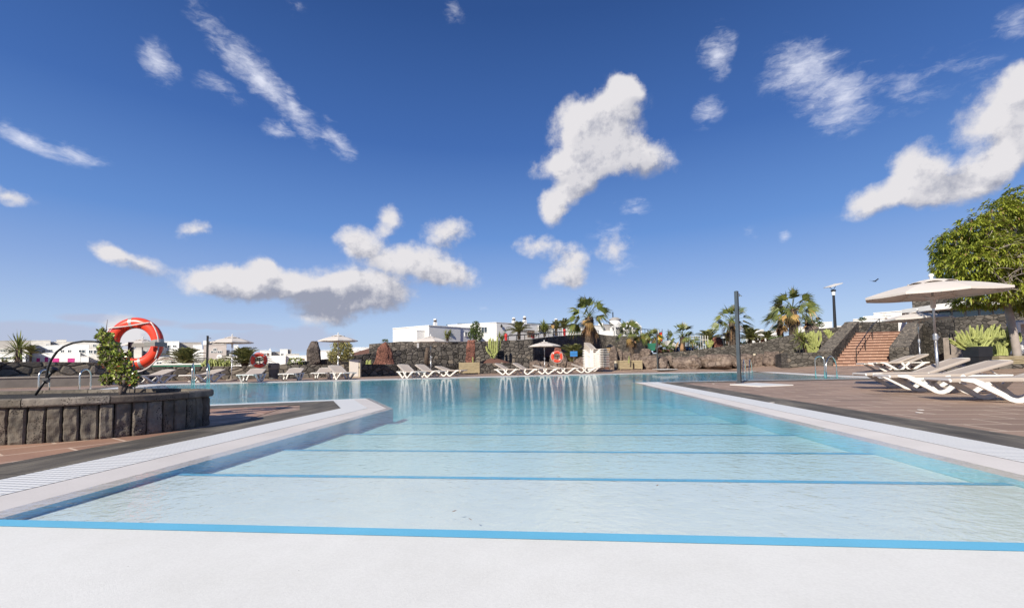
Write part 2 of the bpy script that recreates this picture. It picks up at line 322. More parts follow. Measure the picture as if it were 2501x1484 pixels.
# ------------------------------------------------ world: sky with clouds, sun
SUN_AZ=R(32)      # the sun stands behind the camera, to the left of the view axis
SUN_EL=R(33)
sd=(-rh*math.sin(SUN_AZ)-fh*math.cos(SUN_AZ))*math.cos(SUN_EL)+up*math.sin(SUN_EL)
sl=bpy.data.lights.new('sun','SUN'); sl.energy=5.; sl.angle=R(.5); sl.color=(1,.93,.785)
so=bpy.data.objects.new('sun',sl); C.objects.link(so); so.rotation_euler=sd.to_track_quat('Z','Y').to_euler()
w=bpy.data.worlds.new('World'); scene.world=w; w.use_nodes=True; nt=w.node_tree; bg=nt.nodes['Background']
sk=N(nt,'ShaderNodeTexSky',sky_type='NISHITA',sun_disc=False); sk.sun_elevation=SUN_EL; sk.sun_rotation=math.atan2(sd.x,sd.y); sk.altitude=50; sk.air_density=1.0; sk.dust_density=.4; sk.ozone_density=2.2
hs=N(nt,'ShaderNodeHueSaturation'); setv(hs,Saturation=1.18,Value=1.); nt.links.new(sk.outputs[0],hs.inputs['Color'])
bg.inputs[1].default_value=.1
def azel(x,y):
    r=ray(x,y).normalized(); return math.degrees(math.atan2(r.dot(rh),r.dot(fh))),math.degrees(math.asin(r.z))
tc=N(nt,'ShaderNodeTexCoord'); dR=N(nt,'ShaderNodeVectorMath',operation='DOT_PRODUCT'); dF=N(nt,'ShaderNodeVectorMath',operation='DOT_PRODUCT')
for n,vv in((dR,rh),(dF,fh)): nt.links.new(tc.outputs['Generated'],n.inputs[0]); n.inputs[1].default_value=vv
sp=N(nt,'ShaderNodeSeparateXYZ'); nt.links.new(tc.outputs['Generated'],sp.inputs[0])
az=mth(nt,'MULTIPLY',mth(nt,'ARCTAN2',dR.outputs['Value'],dF.outputs['Value']),57.2958); el=mth(nt,'MULTIPLY',mth(nt,'ARCSINE',sp.outputs[2]),57.2958)
cb=N(nt,'ShaderNodeCombineXYZ'); nt.links.new(az,cb.inputs[0]); nt.links.new(el,cb.inputs[1]); AE=cb.outputs[0]
grad=ramp(nt,mth(nt,'DIVIDE',el,60.,clamp=True),[(0,(4.0,5.1,7.0)),(.08,(3.6,4.7,6.9)),(.17,(2.2,3.35,6.2)),(.26,(1.12,2.35,5.5)),(.43,(.46,1.22,3.75)),(.65,(.22,.66,2.3)),(1,(.15,.47,1.7))])
nt.links.new(mixc(nt,.85,hs.outputs[0],grad),bg.inputs[0])
def warp(vec,scale,amp,det=3):
    n=noi(nt,vec,scale,det,.6,1); s=N(nt,'ShaderNodeVectorMath',operation='SUBTRACT'); nt.links.new(n,s.inputs[0]); s.inputs[1].default_value=(.5,.5,.5)
    a=N(nt,'ShaderNodeVectorMath',operation='MULTIPLY_ADD'); nt.links.new(s.outputs[0],a.inputs[0]); a.inputs[1].default_value=(amp,amp,0); nt.links.new(vec,a.inputs[2]); return a.outputs[0]
def blobs(vec,lst,add=False):
    acc=None
    for cx,cy,rx,ry,rot,wt in lst:
        if add: rx*=.94; ry*=.94
        a0,e0=azel(cx,cy); a1,_=azel(cx+rx,cy); _,e1=azel(cx,cy-ry)
        mp=N(nt,'ShaderNodeMapping',vector_type='TEXTURE'); mp.inputs[1].default_value=(a0,e0,0); mp.inputs[2].default_value=(0,0,R(rot)); mp.inputs[3].default_value=(max(.1,a1-a0),max(.1,e1-e0),1e3)
        nt.links.new(vec,mp.inputs[0]); g=N(nt,'ShaderNodeTexGradient',gradient_type='SPHERICAL'); nt.links.new(mp.outputs[0],g.inputs[0])
        o=g.outputs[1] if wt==1 else mth(nt,'MULTIPLY',g.outputs[1],wt)
        acc=o if acc is None else mth(nt,'ADD' if add else 'MAXIMUM',acc,o,clamp=add)
    return acc
CUM=[(1470,320,120,105,0,1),(1420,430,120,50,15,.8),(1500,250,100,90,0,1),(1530,215,55,50,0,1),(1400,290,95,75,20,1),(1450,370,160,80,0,1),(1560,385,130,70,-15,1),(1370,400,110,40,10,.9),(1385,470,110,55,30,1),(1345,515,50,55,0,.9),
 (2440,270,190,120,25,1),(2505,320,120,105,0,1),(2500,220,110,80,0,1),(2240,400,110,80,0,1),(2270,440,170,75,-5,1),(2130,485,130,55,10,1),(2320,470,140,55,0,.9),(2400,420,95,75,0,1),(2450,385,80,60,0,.8),
 (800,700,260,65,-4,1),(640,690,170,60,0,1),(520,690,130,55,0,1),(900,720,150,65,0,1),(790,760,120,42,0,1),(885,585,85,60,0,1),(940,640,110,60,0,.9),(1040,640,110,75,0,1),(1100,680,105,50,0,1),(1090,560,85,50,0,.85),(950,535,45,50,0,.8),(640,640,60,30,0,.6),
 (265,605,75,38,-12,.9),(340,640,110,38,-18,.8),(1310,600,75,42,0,.8),(1390,640,60,75,0,.9),(1345,680,45,45,0,.6),(1405,690,45,35,0,.6),(475,560,55,38,0,.8),(30,485,80,32,-5,.75),(1500,600,80,60,0,.55),(300,800,90,50,0,.8),(340,830,110,50,0,.9)]
WSP=[(640,200,230,62,-33,1),(720,270,110,45,-55,.9),(385,160,80,75,-30,.8),(540,215,90,45,-10,.55),(680,320,65,32,0,.7),(825,345,75,42,-40,.75),(80,350,140,40,-14,.95),(180,375,110,35,-5,.8),(10,305,40,30,0,.6),(1750,130,60,110,0,.85),(1730,270,55,55,30,.7),
 (1960,170,160,110,-15,1),(2050,240,170,120,-20,.9),(2230,210,230,110,0,.42),(2370,170,160,90,0,.42),(2480,50,90,75,20,.6),(480,20,75,60,-30,.5),(1110,30,50,55,0,.45),(720,15,50,40,0,.35),(1550,505,60,30,0,.6),(1480,560,90,40,0,.4),(1520,640,60,55,0,.45),(1830,572,35,30,0,.5),(1918,580,32,26,0,.55),(1180,750,25,10,0,.4)]
LOW=[(100,815,330,38,0,1),(300,782,200,16,0,.9),(560,797,170,13,0,.9),(690,830,230,42,0,.8),(760,815,70,30,0,.7),(40,840,300,30,0,1),(480,850,300,30,0,.7)]
SHD=[(1590,430,130,50,0,.9),(1450,460,120,40,0,.6),(1500,330,90,60,0,.15),(2380,420,110,60,-20,.8),(2250,500,170,28,0,.5),(2440,330,110,70,0,.35),(830,750,260,60,0,1.1),(700,720,300,45,0,.7),(950,700,200,50,0,.6),(1070,650,100,60,0,.4),(1090,590,70,30,0,.6),(900,620,70,30,0,.5),(340,655,100,30,-18,.6),(640,648,60,22,0,.7),(1390,690,50,40,0,.6),(1300,620,50,30,0,.4)]
AEw=warp(warp(AE,.13,3.0,3),.55,1.15,6)
nz=noi(nt,AE,.42,9,.66)
sf=N(nt,'ShaderNodeVectorMath',operation='ADD'); nt.links.new(AE,sf.inputs[0]); sf.inputs[1].default_value=(-.7,.9,0); nz2=noi(nt,sf.outputs[0],.42,9,.66)
c1=blobs(AEw,CUM,True)
sf2=N(nt,'ShaderNodeVectorMath',operation='ADD'); nt.links.new(AEw,sf2.inputs[0]); sf2.inputs[1].default_value=(-1.1,1.7,0); c1s=blobs(sf2.outputs[0],CUM,True); dens=mth(nt,'ADD',mth(nt,'MULTIPLY',c1,1.05),mth(nt,'MULTIPLY',mth(nt,'SUBTRACT',nz,.47),1.2))
def sm(x,a,b):
    n=N(nt,'ShaderNodeMapRange',interpolation_type='SMOOTHSTEP'); setv(n,From_Min=a,From_Max=b); nt.links.new(x,n.inputs[0]); return n.outputs[0]
aC=mth(nt,'MULTIPLY',sm(dens,.14,.86),sm(c1,.0,.22))
mpw=N(nt,'ShaderNodeMapping'); mpw.inputs[2].default_value=(0,0,R(35)); mpw.inputs[3].default_value=(.8,1.9,1); nt.links.new(AE,mpw.inputs[0])
nw=noi(nt,warp(mpw.outputs[0],.5,2.,3),.42,8,.66)
c2=blobs(warp(AE,.25,2.0,4),WSP); dw=mth(nt,'ADD',mth(nt,'MULTIPLY',c2,.9),mth(nt,'MULTIPLY',mth(nt,'SUBTRACT',nw,.5),1.5))
aW=mth(nt,'MULTIPLY',mth(nt,'MULTIPLY',sm(dw,.12,1.15),sm(c2,0,.3)),.92)
c3=blobs(warp(AE,.3,.7,4),LOW); aL=mth(nt,'MULTIPLY',sm(mth(nt,'ADD',c3,mth(nt,'MULTIPLY',mth(nt,'SUBTRACT',nz,.5),.5)),.1,.45),.62)
sh=blobs(AEw,SHD,True); sh=mth(nt,'ADD',mth(nt,'MULTIPLY',sm(sh,0.,1.),.75),mth(nt,'MULTIPLY',mth(nt,'SUBTRACT',noi(nt,AEw,.22,4,.55),.46),1.7),clamp=True)
sh=mth(nt,'ADD',sh,mth(nt,'MULTIPLY',mth(nt,'SUBTRACT',nz2,nz),2.1),clamp=True)
sh=mth(nt,'ADD',sh,mth(nt,'MULTIPLY',mth(nt,'SUBTRACT',c1s,mth(nt,'MULTIPLY',c1,.8)),.9),clamp=True)
colC=mixc(nt,sh,(.655,.64,.66),(.27,.29,.37))
col=mixc(nt,aW,(0,0,0),(.66,.68,.76)); 
def bgn(c,s):
    b=N(nt,'ShaderNodeBackground'); b.inputs[1].default_value=s
    if hasattr(c,'node'): nt.links.new(c,b.inputs[0])
    else: b.inputs[0].default_value=(*c,1)
    return b.outputs[0]
def mxs(f,a,b):
    m=N(nt,'ShaderNodeMixShader'); nt.links.new(f,m.inputs[0]); nt.links.new(a,m.inputs[1]); nt.links.new(b,m.inputs[2]); return m.outputs[0]
s=mxs(aL,bg.outputs[0],bgn((.40,.42,.54),1)); s=mxs(aW,s,bgn((.68,.70,.80),1)); s=mxs(aC,s,bgn(colC,1)); nt.links.new(s,nt.nodes['World Output'].inputs[0])
w.cycles.sampling_method='MANUAL'; w.cycles.sample_map_resolution=512
cam=bpy.data.cameras.new('camera'); co=bpy.data.objects.new('camera',cam); C.objects.link(co); scene.camera=co
cam.sensor_width=36; cam.lens=36*F/2501; cam.shift_y=(834-742)/2501; cam.clip_start=.05; cam.clip_end=6000
Mx=Matrix((rc,uc,-cf)).transposed().to_4x4(); Mx.translation=CAM; co.matrix_world=Mx
scene.view_settings.view_transform='Standard'; scene.view_settings.look='None'; scene.view_settings.exposure=.28
cy=scene.cycles; cy.use_denoising=True; cy.max_bounces=8; cy.transparent_max_bounces=16; cy.caustics_reflective=False; cy.caustics_refractive=False
# ================================================ pool, decks, terrain
W=[(-2.53,-2.5),(2.53,-2.5),(2.53,15.45),(9.66,17.02),(11.25,17.25),(10.95,20.2),(11.81,28.39),(4.91,26.68),(.28,24.86),(-7.24,20.75),(-11.8,18.3),(-15.6,16.7),(-14.4,14.4),(-9.6,5.9),(-6.17,7.84),(-3.86,9.1),(-2.53,6.86)]
LIP,GR,BD=.37,.75,1.32
def ringmb(p0,z0,p1,z1):
    n=len(p0); m=MB(); return m.add([(a[0],a[1],z0) for a in p0]+[(a[0],a[1],z1) for a in p1],[(i,n+i,n+(i+1)%n,(i+1)%n)[::1] for i in range(n)])
O1=offs(W,LIP); O2=offs(W,GR); O3=offs(W,BD)
struct(ringmb(W,-.016,O1,.004),'pool_lip',M['lip'])
struct(ringmb(O1,.006,O2,.014),'pool_grate',M['grate'])
struct(ringmb(O2,.010,O3,.008),'stone_band',M['band'])
wallm=MB(); n=len(W); wallm.add([(a[0],a[1],-.014) for a in W]+[(a[0],a[1],-.62) for a in W],[(i,(i+1)%n,n+(i+1)%n,n+i) for i in range(n)])
struct(wallm,'pool_wall',M['poolwall'])
struct(sheet([offs(W,.05)],-.6),'pool_floor',M['basin'])
# shallow entry: platform and steps going down
st=MB(); sp_=MB(); X=2.525
Ys=[-2.49,1.78,2.84,3.95,5.13,6.35,7.8,9.4,11.2,13.2]; Z=[.006,-.05,-.10,-.14,-.18,-.23,-.28,-.33,-.4]
for i in range(9):
    mt=st if i else MB(); a,b=Ys[i],Ys[i+1]
    x0=-X if b<6.9 else -X+.0; xl=x0
    mt.add([(xl,a,Z[i]),(X,a,Z[i]),(X,b,Z[i]),(xl,b,Z[i])],[(0,1,2,3)])
    zz=Z[i+1] if i<8 else -.6
    mt.add([(xl,b,Z[i]),(X,b,Z[i]),(X,b,zz),(xl,b,zz)],[(0,1,2,3)])
    if b>7: mt.add([(xl,max(a,6.9),Z[i]),(xl,b,Z[i]),(xl,b,-.6),(xl,max(a,6.9),-.6)],[(0,1,2,3)])
    if i==0: struct(mt,'entry_platform',M['poolwhite'])
    wd=.072 if i==0 else .055
    sp_.add([(xl,b-wd,Z[i]+.003),(X,b-wd,Z[i]+.003),(X,b+.003,Z[i]+.003),(xl,b+.003,Z[i]+.003)],[(0,1,2,3)]); sp_.add([(xl,b+.003,Z[i]+.003),(X,b+.003,Z[i]+.003),(X,b+.003,Z[i]-.008),(xl,b+.003,Z[i]-.008)],[(0,1,2,3)])
struct(st,'pool_steps',M['steps']); struct(sp_,'step_edge_stripes',M['stripe'])
wp=offs(W,LIP-.27); wm=MB().prism(wp,-.7,-.006); struct(wm,'water',M['water'])
# decks
hole=offs(W,BD-.06)
struct(sheet([[(-60,-12),(60,-12),(60,29.6),(20,33),(-60,33)],hole],0.),'deck',M['tile'])
# warmer tiled peninsula beside the entry, left
pen=[p for p in [(-3.72,-3),(-3.72,4.9),(-4.5,7.35),(-7,5.95),(-9.2,4.75),(-9.2,-3)]]
struct(sheet([pen],.005),'peninsula_tiles',M['tileL'])
ug=MB(); nx=110; ny=60; vs=[];fs=[]
for j in range(ny+1):
    for i in range(nx+1):
        x=11.9+(75-11.9)*(i/nx)**1.3; y=10+55*j/ny; vs.append((x,y,GH(x,y)+.003))
for j in range(ny):
    for i in range(nx):
        k=j*(nx+1)+i; fs.append((k,k+1,k+nx+2,k+nx+1))
ug.add(vs,fs); struct(ug,'upper_deck',M['tile'],smooth=True)
b=MB(); vs=[];fs=[]
for j in range(31):
    for i in range(41): x=-60+72*i/40; y=32.9+22*j/30; vs.append((x,y,GH(x,y)-.001 if j else -.002))
for j in range(30):
    for i in range(40): k=j*41+i; fs.append((k,k+1,k+42,k+41))
b.add(vs,fs); struct(b,'far_deck',M['tile'])
struct(sheet([[(-4000,-3000),(4000,-3000),(4000,5000),(-4000,5000)]],-.75),'ground',M['soil'])

# ================================================ walls
def pxwall(name,pts,label,mat,th=.45,zb=-.3,group=None,cap=None):
    """pts: (px, ground depth or ground row, top row); mode by value size"""
    P=[];T=[]
    for px,g,ty in pts:
        p=G(px,g) if g>200 else at(px,880,g)
        P.append(Vector((p.x,p.y,0))); d=dep(P[-1]+up*HC); T.append(at(px,ty,d).z)
    k=len(P); out=[]
    for i in range(k):
        t=(P[min(i+1,k-1)]-P[max(i-1,0)]).normalized(); nn=Vector((t.y,-t.x,0))
        if nn.dot(P[i])<0: nn=-nn
        out.append(P[i]+nn*th)
    m=MB(); vs=[];
    for i in range(k): vs+=[(P[i].x,P[i].y,zb),(P[i].x,P[i].y,T[i]),(out[i].x,out[i].y,T[i]),(out[i].x,out[i].y,zb)]
    fs=[]
    for i in range(k-1):
        a=i*4; c=a+4; fs+=[(a,c,c+1,a+1),(a+1,c+1,c+2,a+2),(a+2,c+2,c+3,a+3)]
    fs+=[(0,1,2,3),((k-1)*4+3,(k-1)*4+2,(k-1)*4+1,(k-1)*4)]
    m.add(vs,fs); o=m.build(name,mat); tag(o,label,'wall',group); return P,T
pxwall('stone_wall',[(-60,949,882),(0,945,883),(230,938,884),(330,932,888),(369,931,894.7),(560,926,894.3),(700,923,890.5)],'low wall of squared dark stones along the left side of the far deck',M['lava3'],.5)
pxwall('stone_wall',[(700,923,890.3),(913,919,889.2),(1122,912.5,887),(1293,909,885)],'low rough lava stone wall behind the sun loungers at mid-distance',M['lava'],.5)
pxwall('ramp_wall',[(684,27,892),(748,28.5,882),(832,30,873),(910,31.5,862),(978,33,854.6),(1055,34,844.5),(1150,35,834),(1301,36,828.5)],'tall lava stone wall rising behind the red standing stones',M['lava'],.6)
pxwall('retaining_wall',[(901,42,840),(978,42,833.6),(1095,42,834),(1150,42,834)],'lava stone wall below the long white building, behind the ramp wall',M['lava'],.6)
pxwall('shaded_wall',[(1301.6,36,828.5),(1340,41.5,823),(1411,50,817),(1461,58,815)],'shaded dark lava wall carrying a black railing beside the big palm',M['lava'],.6)
pxwall('bastion_wall',[(1461,58,815),(1480,58.5,818),(1498,58,819.5),(1520,57,820),(1550,57,819.8),(1575,58.5,819.6),(1588,62,819.5)],'curved stone bastion wall with slit windows under the white pergola',M['lava2'],.6)
pxwall('garden_wall',[(1540,38,866),(1608,37,862.5),(1692,36,855),(1745,35.5,848),(1792.6,35,841.5),(1865.6,34,834),(1902,33.5,823),(1948,33,815),(1975,32.5,806.8),(2002.5,32,802),(2040,31.5,799.5),(2080,31,796.8)],'long lava stone wall climbing to the right behind the boulders',M['lava2'],.5)
pxwall('planting_wall',[(1893,30,866),(1908,28,862.7),(1925,27.3,861.5),(1965,27,860.5),(2029,26.7,859),(2042,26.6,858)],'low dark stone wall in front of the tall cacti beside the stairs',M['lava2'],.7)
# terrain behind the walls
def pad(name,pts,z,mat,zb=-.7): return struct(MB().prism([(p.x,p.y) for p in pts],zb,z),name,mat)
A=lambda px,d:at(px,880,d)
pad('garden_bed',[A(700,27.6),A(913,28.6),A(1122,33.2),A(1300,37.),A(1300,35.8),A(1055,33.9),A(910,31.4),A(760,28.6)],.62,M['redsoil'])
pad('building_terrace',[A(905,43),A(1150,43),A(1150,36),A(1300,37),A(1411,51),A(1461,59),A(1588,63),A(1600,120),A(700,120),A(860,60)],2.35,M['redsoil'])
pad('boulder_bed',[A(1290,39),A(1420,40),A(1540,40),A(1610,38.),A(1610,36.9),A(1500,36.6),A(1300,36.6)],.75,M['redsoil'])
pad('middle_garden',[A(1302,41),A(1411,51),A(1461,59),A(1588,63),A(1600,80),A(1800,80),A(1795,35.6),A(1610,37.6),A(1540,38.6),A(1400,38)],1.25,M['redsoil'])
pad('slope_garden',[A(1793,35.6),A(1948,33.6),A(2080,31.6),A(2600,34),A(2700,140),A(1780,140)],1.9,M['redsoil'])
pad('cactus_bed',[A(1900,33.),A(2042,31),A(2042,27.2),A(1925,27.9)],1.02,M['redsoil'])
# stairs ----------------------------------------------------------
M['palecap']=stonewall('pale_mortar_capping',4.5,(.13,.115,.10),(.07,.062,.055),(.42,.35,.28),.06,.03,1.)
def stairs():
    BL,BR=A(2034,26.2),A(2171,25.4); TL,TR=A(2097.3,30.2),A(2218.6,29.2)
    z0=.3; z1=at(2150,811,29.8).z; n=12
    t=thing('brick_staircase','broad terracotta staircase between two lava stone flank walls','staircase',(0,0,0))
    m=MB()
    for i in range(n):
        a=i/n; c=(i+1)/n
        L0=BL.lerp(TL,a); R0=BR.lerp(TR,a); L1=TL+(TL-BL)*.05; R1=TR+(TR-BR)*.05
        za=z0+(z1-z0)*c; zp=z0+(z1-z0)*a-.02 if i else -.2
        m.prism([L0,R0,R1,L1],zp,za-.05)
        dn=(BL-TL).normalized()*.06
        m.prism([L0+dn,R0+dn,R1,L1],za-.05,za,mi=1)
    mm,nt,b_=new_mat('brick_riser'); setv(b_,Roughness=.8); v=tco(nt,rot=(R(90),0,0)); br=N(nt,'ShaderNodeTexBrick'); setv(br,Scale=1.,Mortar_Size=.008,Brick_Width=.3,Row_Height=3.,Bias=0); nt.links.new(v,br.inputs[0])
    br.inputs[1].default_value=(.50,.31,.23,1); br.inputs[2].default_value=(.37,.215,.155,1); br.inputs[3].default_value=(.6,.42,.32,1); nt.links.new(br.outputs[0],b_.inputs[0])
    m.build('step',[mm,basic('nosing_tile',(.24,.12,.085),(.17,.085,.06),.6,3,40,.1,.002)],t)
    # handrail in the middle: posts and sloping rail
    h=thing('stair_handrail','thin dark handrail with three posts climbing the terracotta stairs','handrail',(0,0,0))
    pts=[]
    for s_ in (.02,.40,.74,1.12):
        f=(2060.8-2034)/(2171-2034)+.42*max(0,0); Lp=BL.lerp(TL,s_)*(1)+Vector((0,0,0)); Rp=BR.lerp(TR,s_)
        q=Lp.lerp(Rp,.42); zb=z0+(z1-z0)*min(1,s_)
        pts.append((q,zb))
        MB().tube([(q.x,q.y,zb-.1),(q.x,q.y,zb+.92)],.022,8).build('post',M['darkpole'],h)
    MB().tube([(q.x,q.y,zb+.94) for q,zb in pts[:3]]+[(pts[3][0].x,pts[3][0].y,pts[3][1]+.94)],.026,8).build('rail',M['black'],h)
    # flanks
    def flank(name,lab,a,bp,az,bz,th):
        m=MB(); d=(bp-a).normalized(); nn=Vector((d.y,-d.x,0))*th
        P=[a,bp,bp+nn,a+nn]
        m.prism(P,-.3,[az,bz,bz,az] if sum(P[i].x*P[(i+1)%4].y-P[(i+1)%4].x*P[i].y for i in range(4))>0 else [az,bz,bz,az][::-1]); o_=tag(m.build(name,M['lava2']),lab,'wall'); cp=MB(); q=[Vector((P[i].x,P[i].y,[az,bz,bz,az][i])) for i in range(4)]; cp.add([*q,*[v+Vector((0,0,.05)) for v in q]],[(0,1,5,4),(1,2,6,5),(2,3,7,6),(3,0,4,7),(4,5,6,7),(3,2,1,0)]); cp.build('capping',M['palecap'],o_); return o_
    zl0=at(2021,859,26.2).z; zl1=at(2080,785.6,30.5).z
    flank('flank_wall','sloping stone flank wall on the left of the terracotta stairs',BL-Vector((.03,0,0)),TL+(TL-BL)*.1-Vector((.03,0,0)),zl0,zl1,-.75)
    zr0=at(2190,851,25.6).z; zr1=at(2251,784,29.6).z
    flank('flank_wall','sloping stone flank wall on the right of the terracotta stairs',BR+Vector((.03,0,0)),TR+(TR-BR)*.1+Vector((.03,0,0)),zr0,zr1,.85)
    pxwall('upper_wall',[(2078,33,785.6),(2150,33,785.6),(2198,33,785.3)],'stone wall closing the view above the top step of the stairs',M['lava2'],.5)
stairs()
pxwall('terrace_wall',[(2250,28.5,784),(2300,27,777.5),(2337,26,774.6),(2420,25,768.5),(2501,24,762),(2640,23.5,752)],'high lava stone terrace wall under the glazed building at right',M['lava2'],.6)
pxwall('border_wall',[(2180,17.3,903),(2260,16.5,899),(2330,15.8,896),(2400,15.3,893),(2470,15,889),(2560,14.8,889)],'knee-high rough stone border behind the right-hand sun loungers',M['lava2'],1.2,.0)
# left bench
p0,p1=G(-60,949.5),G(262,940.3); d=(p1-p0).normalized(); nn=Vector((-d.y,d.x,0))
tb=thing('stone_bench','long grey stone bench ledge in front of the left wall','bench')
MB().prism([p0,p1,p1+nn*.8,p0+nn*.8],0,.36).build('base',M['offwhite'] if 0 else basic('bench_concrete',(.25,.22,.195),(.17,.15,.135),.85,2,30,.3,.005),tb)
MB().prism([p0-nn*.03,p1-nn*.03+d*.03,p1+nn*.85+d*.03,p0+nn*.85],.36,.41).build('slab',basic('bench_top',(.42,.37,.32),(.30,.265,.23),.85,2,30,.3,.005),tb)

# ================================================ stone planter
def planter():
    t=thing('stone_planter','curved planter faced with upright basalt slabs at the pool peninsula','planter')
    def pt(th,o=0,cx=-5.1,cy=5.1,a=1.62,bf=1.22,bb=.62):
        b=bf if math.sin(th)<0 else bb
        e=2/2.2; c,s_=math.cos(th),math.sin(th)
        x=cx+(a+o)*math.copysign(abs(c)**e,c); y=cy+(b+o)*math.copysign(abs(s_)**e,s_)
        p=rh*x+fh*y; return Vector((p.x,p.y,0))
    n=2000; pts=[pt(2*math.pi*i/n-math.pi) for i in range(n+1)]; L=[0]
    for i in range(n): L.append(L[-1]+(pts[i+1]-pts[i]).length)
    tot=L[-1]
    def along(s_):
        s_%=tot; lo,hi=0,n
        while hi-lo>1:
            m_=(lo+hi)//2
            if L[m_]<=s_: lo=m_
            else: hi=m_
        return pts[lo].lerp(pts[lo+1],(s_-L[lo])/max(1e-6,L[lo+1]-L[lo]))
    cen=rh*-5.1+fh*5.1; m=MB(); s_=0; r=random.Random(3)
    while s_<tot-.05:
        wd=min(r.uniform(.10,.145),tot-s_); gap=.006
        a,b2=along(s_+gap),along(s_+wd-gap); d=(b2-a); 
        if d.length<.01: s_+=wd; continue
        d.normalize(); nn=Vector((d.y,-d.x,0)); 
        if nn.dot((a+b2)/2-cen)<0: nn=-nn
        dd=r.uniform(-.008,.012); nu,nv=11,13; vs=[];sd_=r.random()*50; hh=.33+r.uniform(-.006,.0)
        tilt=r.uniform(-.006,.006)
        for j in range(nv):
            for i in range(nu):
                u=i/(nu-1); v_=j/(nv-1); p=a.lerp(b2,u)+nn*dd; z=hh*v_
                e=min(u,1-u)*8; e2=min(v_,1-v_)*11; 
                p=p+nn*(-.014*max(0,1-e)**2*1-.009*max(0,1-e2)**2+.014*noise.noise((u*2.5+sd_,v_*5,sd_)))+d*(tilt*(v_-.5)*2+.004*noise.noise((sd_,v_*4,u)))
                vs.append((p.x,p.y,z))
        k=len(vs)
        vs+=[(a.x-nn.x*.06,a.y-nn.y*.06,0),(b2.x-nn.x*.06,b2.y-nn.y*.06,0),(b2.x-nn.x*.06,b2.y-nn.y*.06,hh),(a.x-nn.x*.06,a.y-nn.y*.06,hh)]
        q=[(j*nu+i,j*nu+i+1,(j+1)*nu+i+1,(j+1)*nu+i) for j in range(nv-1) for i in range(nu-1)]
        q+=[(k,)+tuple(j*nu for j in range(nv))+(k+3,),(k+1,k+2)+tuple(j*nu+nu-1 for j in range(nv))[::-1],tuple((nv-1)*nu+i for i in range(nu))+(k+2,k+3),(k,k+1)+tuple(i for i in range(nu))[::-1],(k,k+3,k+2,k+1)]
        m.add(vs,q); s_+=wd
    m.build('slab_facing',M['basalt'],t,smooth=False)
    inner=[along(tot*i/90) for i in range(90)]
    core=MB(); po=[p+(cen-p).normalized()*.045 for p in inner]; core.prism([(p.x,p.y) for p in po],0.,.365); core.build('soil',M['soil'],t)
    cp=MB(); s_=0
    while s_<tot-.05:
        wd=min(r.uniform(.5,.68),tot-s_); k=9; vs=[]
        zt=.405+r.uniform(-.004,.004)
        for i in range(k):
            p=along(s_+.004+(wd-.008)*i/(k-1)); q=along(s_+.004+(wd-.008)*i/(k-1)+.01); d=(q-p).normalized(); nn=Vector((d.y,-d.x,0))
            if nn.dot(p-cen)<0: nn=-nn
            jit=.006*noise.noise((p.x*6,p.y*6,1))
            for o,z in((.022+jit,.332),(.030+jit,.345),(.030+jit,zt-.012),(.016+jit,zt),(-.10,zt),(-.105,.332)):
                vs.append((p.x+nn.x*o,p.y+nn.y*o,z+.003*noise.noise((p.x*9,p.y*9,o*20))))
        q=[(i*6+j,(i+1)*6+j,(i+1)*6+(j+1)%6,i*6+(j+1)%6) for i in range(k-1) for j in range(6)]+[tuple(range(6)),tuple((k-1)*6+j for j in range(6))[::-1]]
        cp.add(vs,q); s_+=wd
    cp.build('coping',M['basalt'],t)
planter()

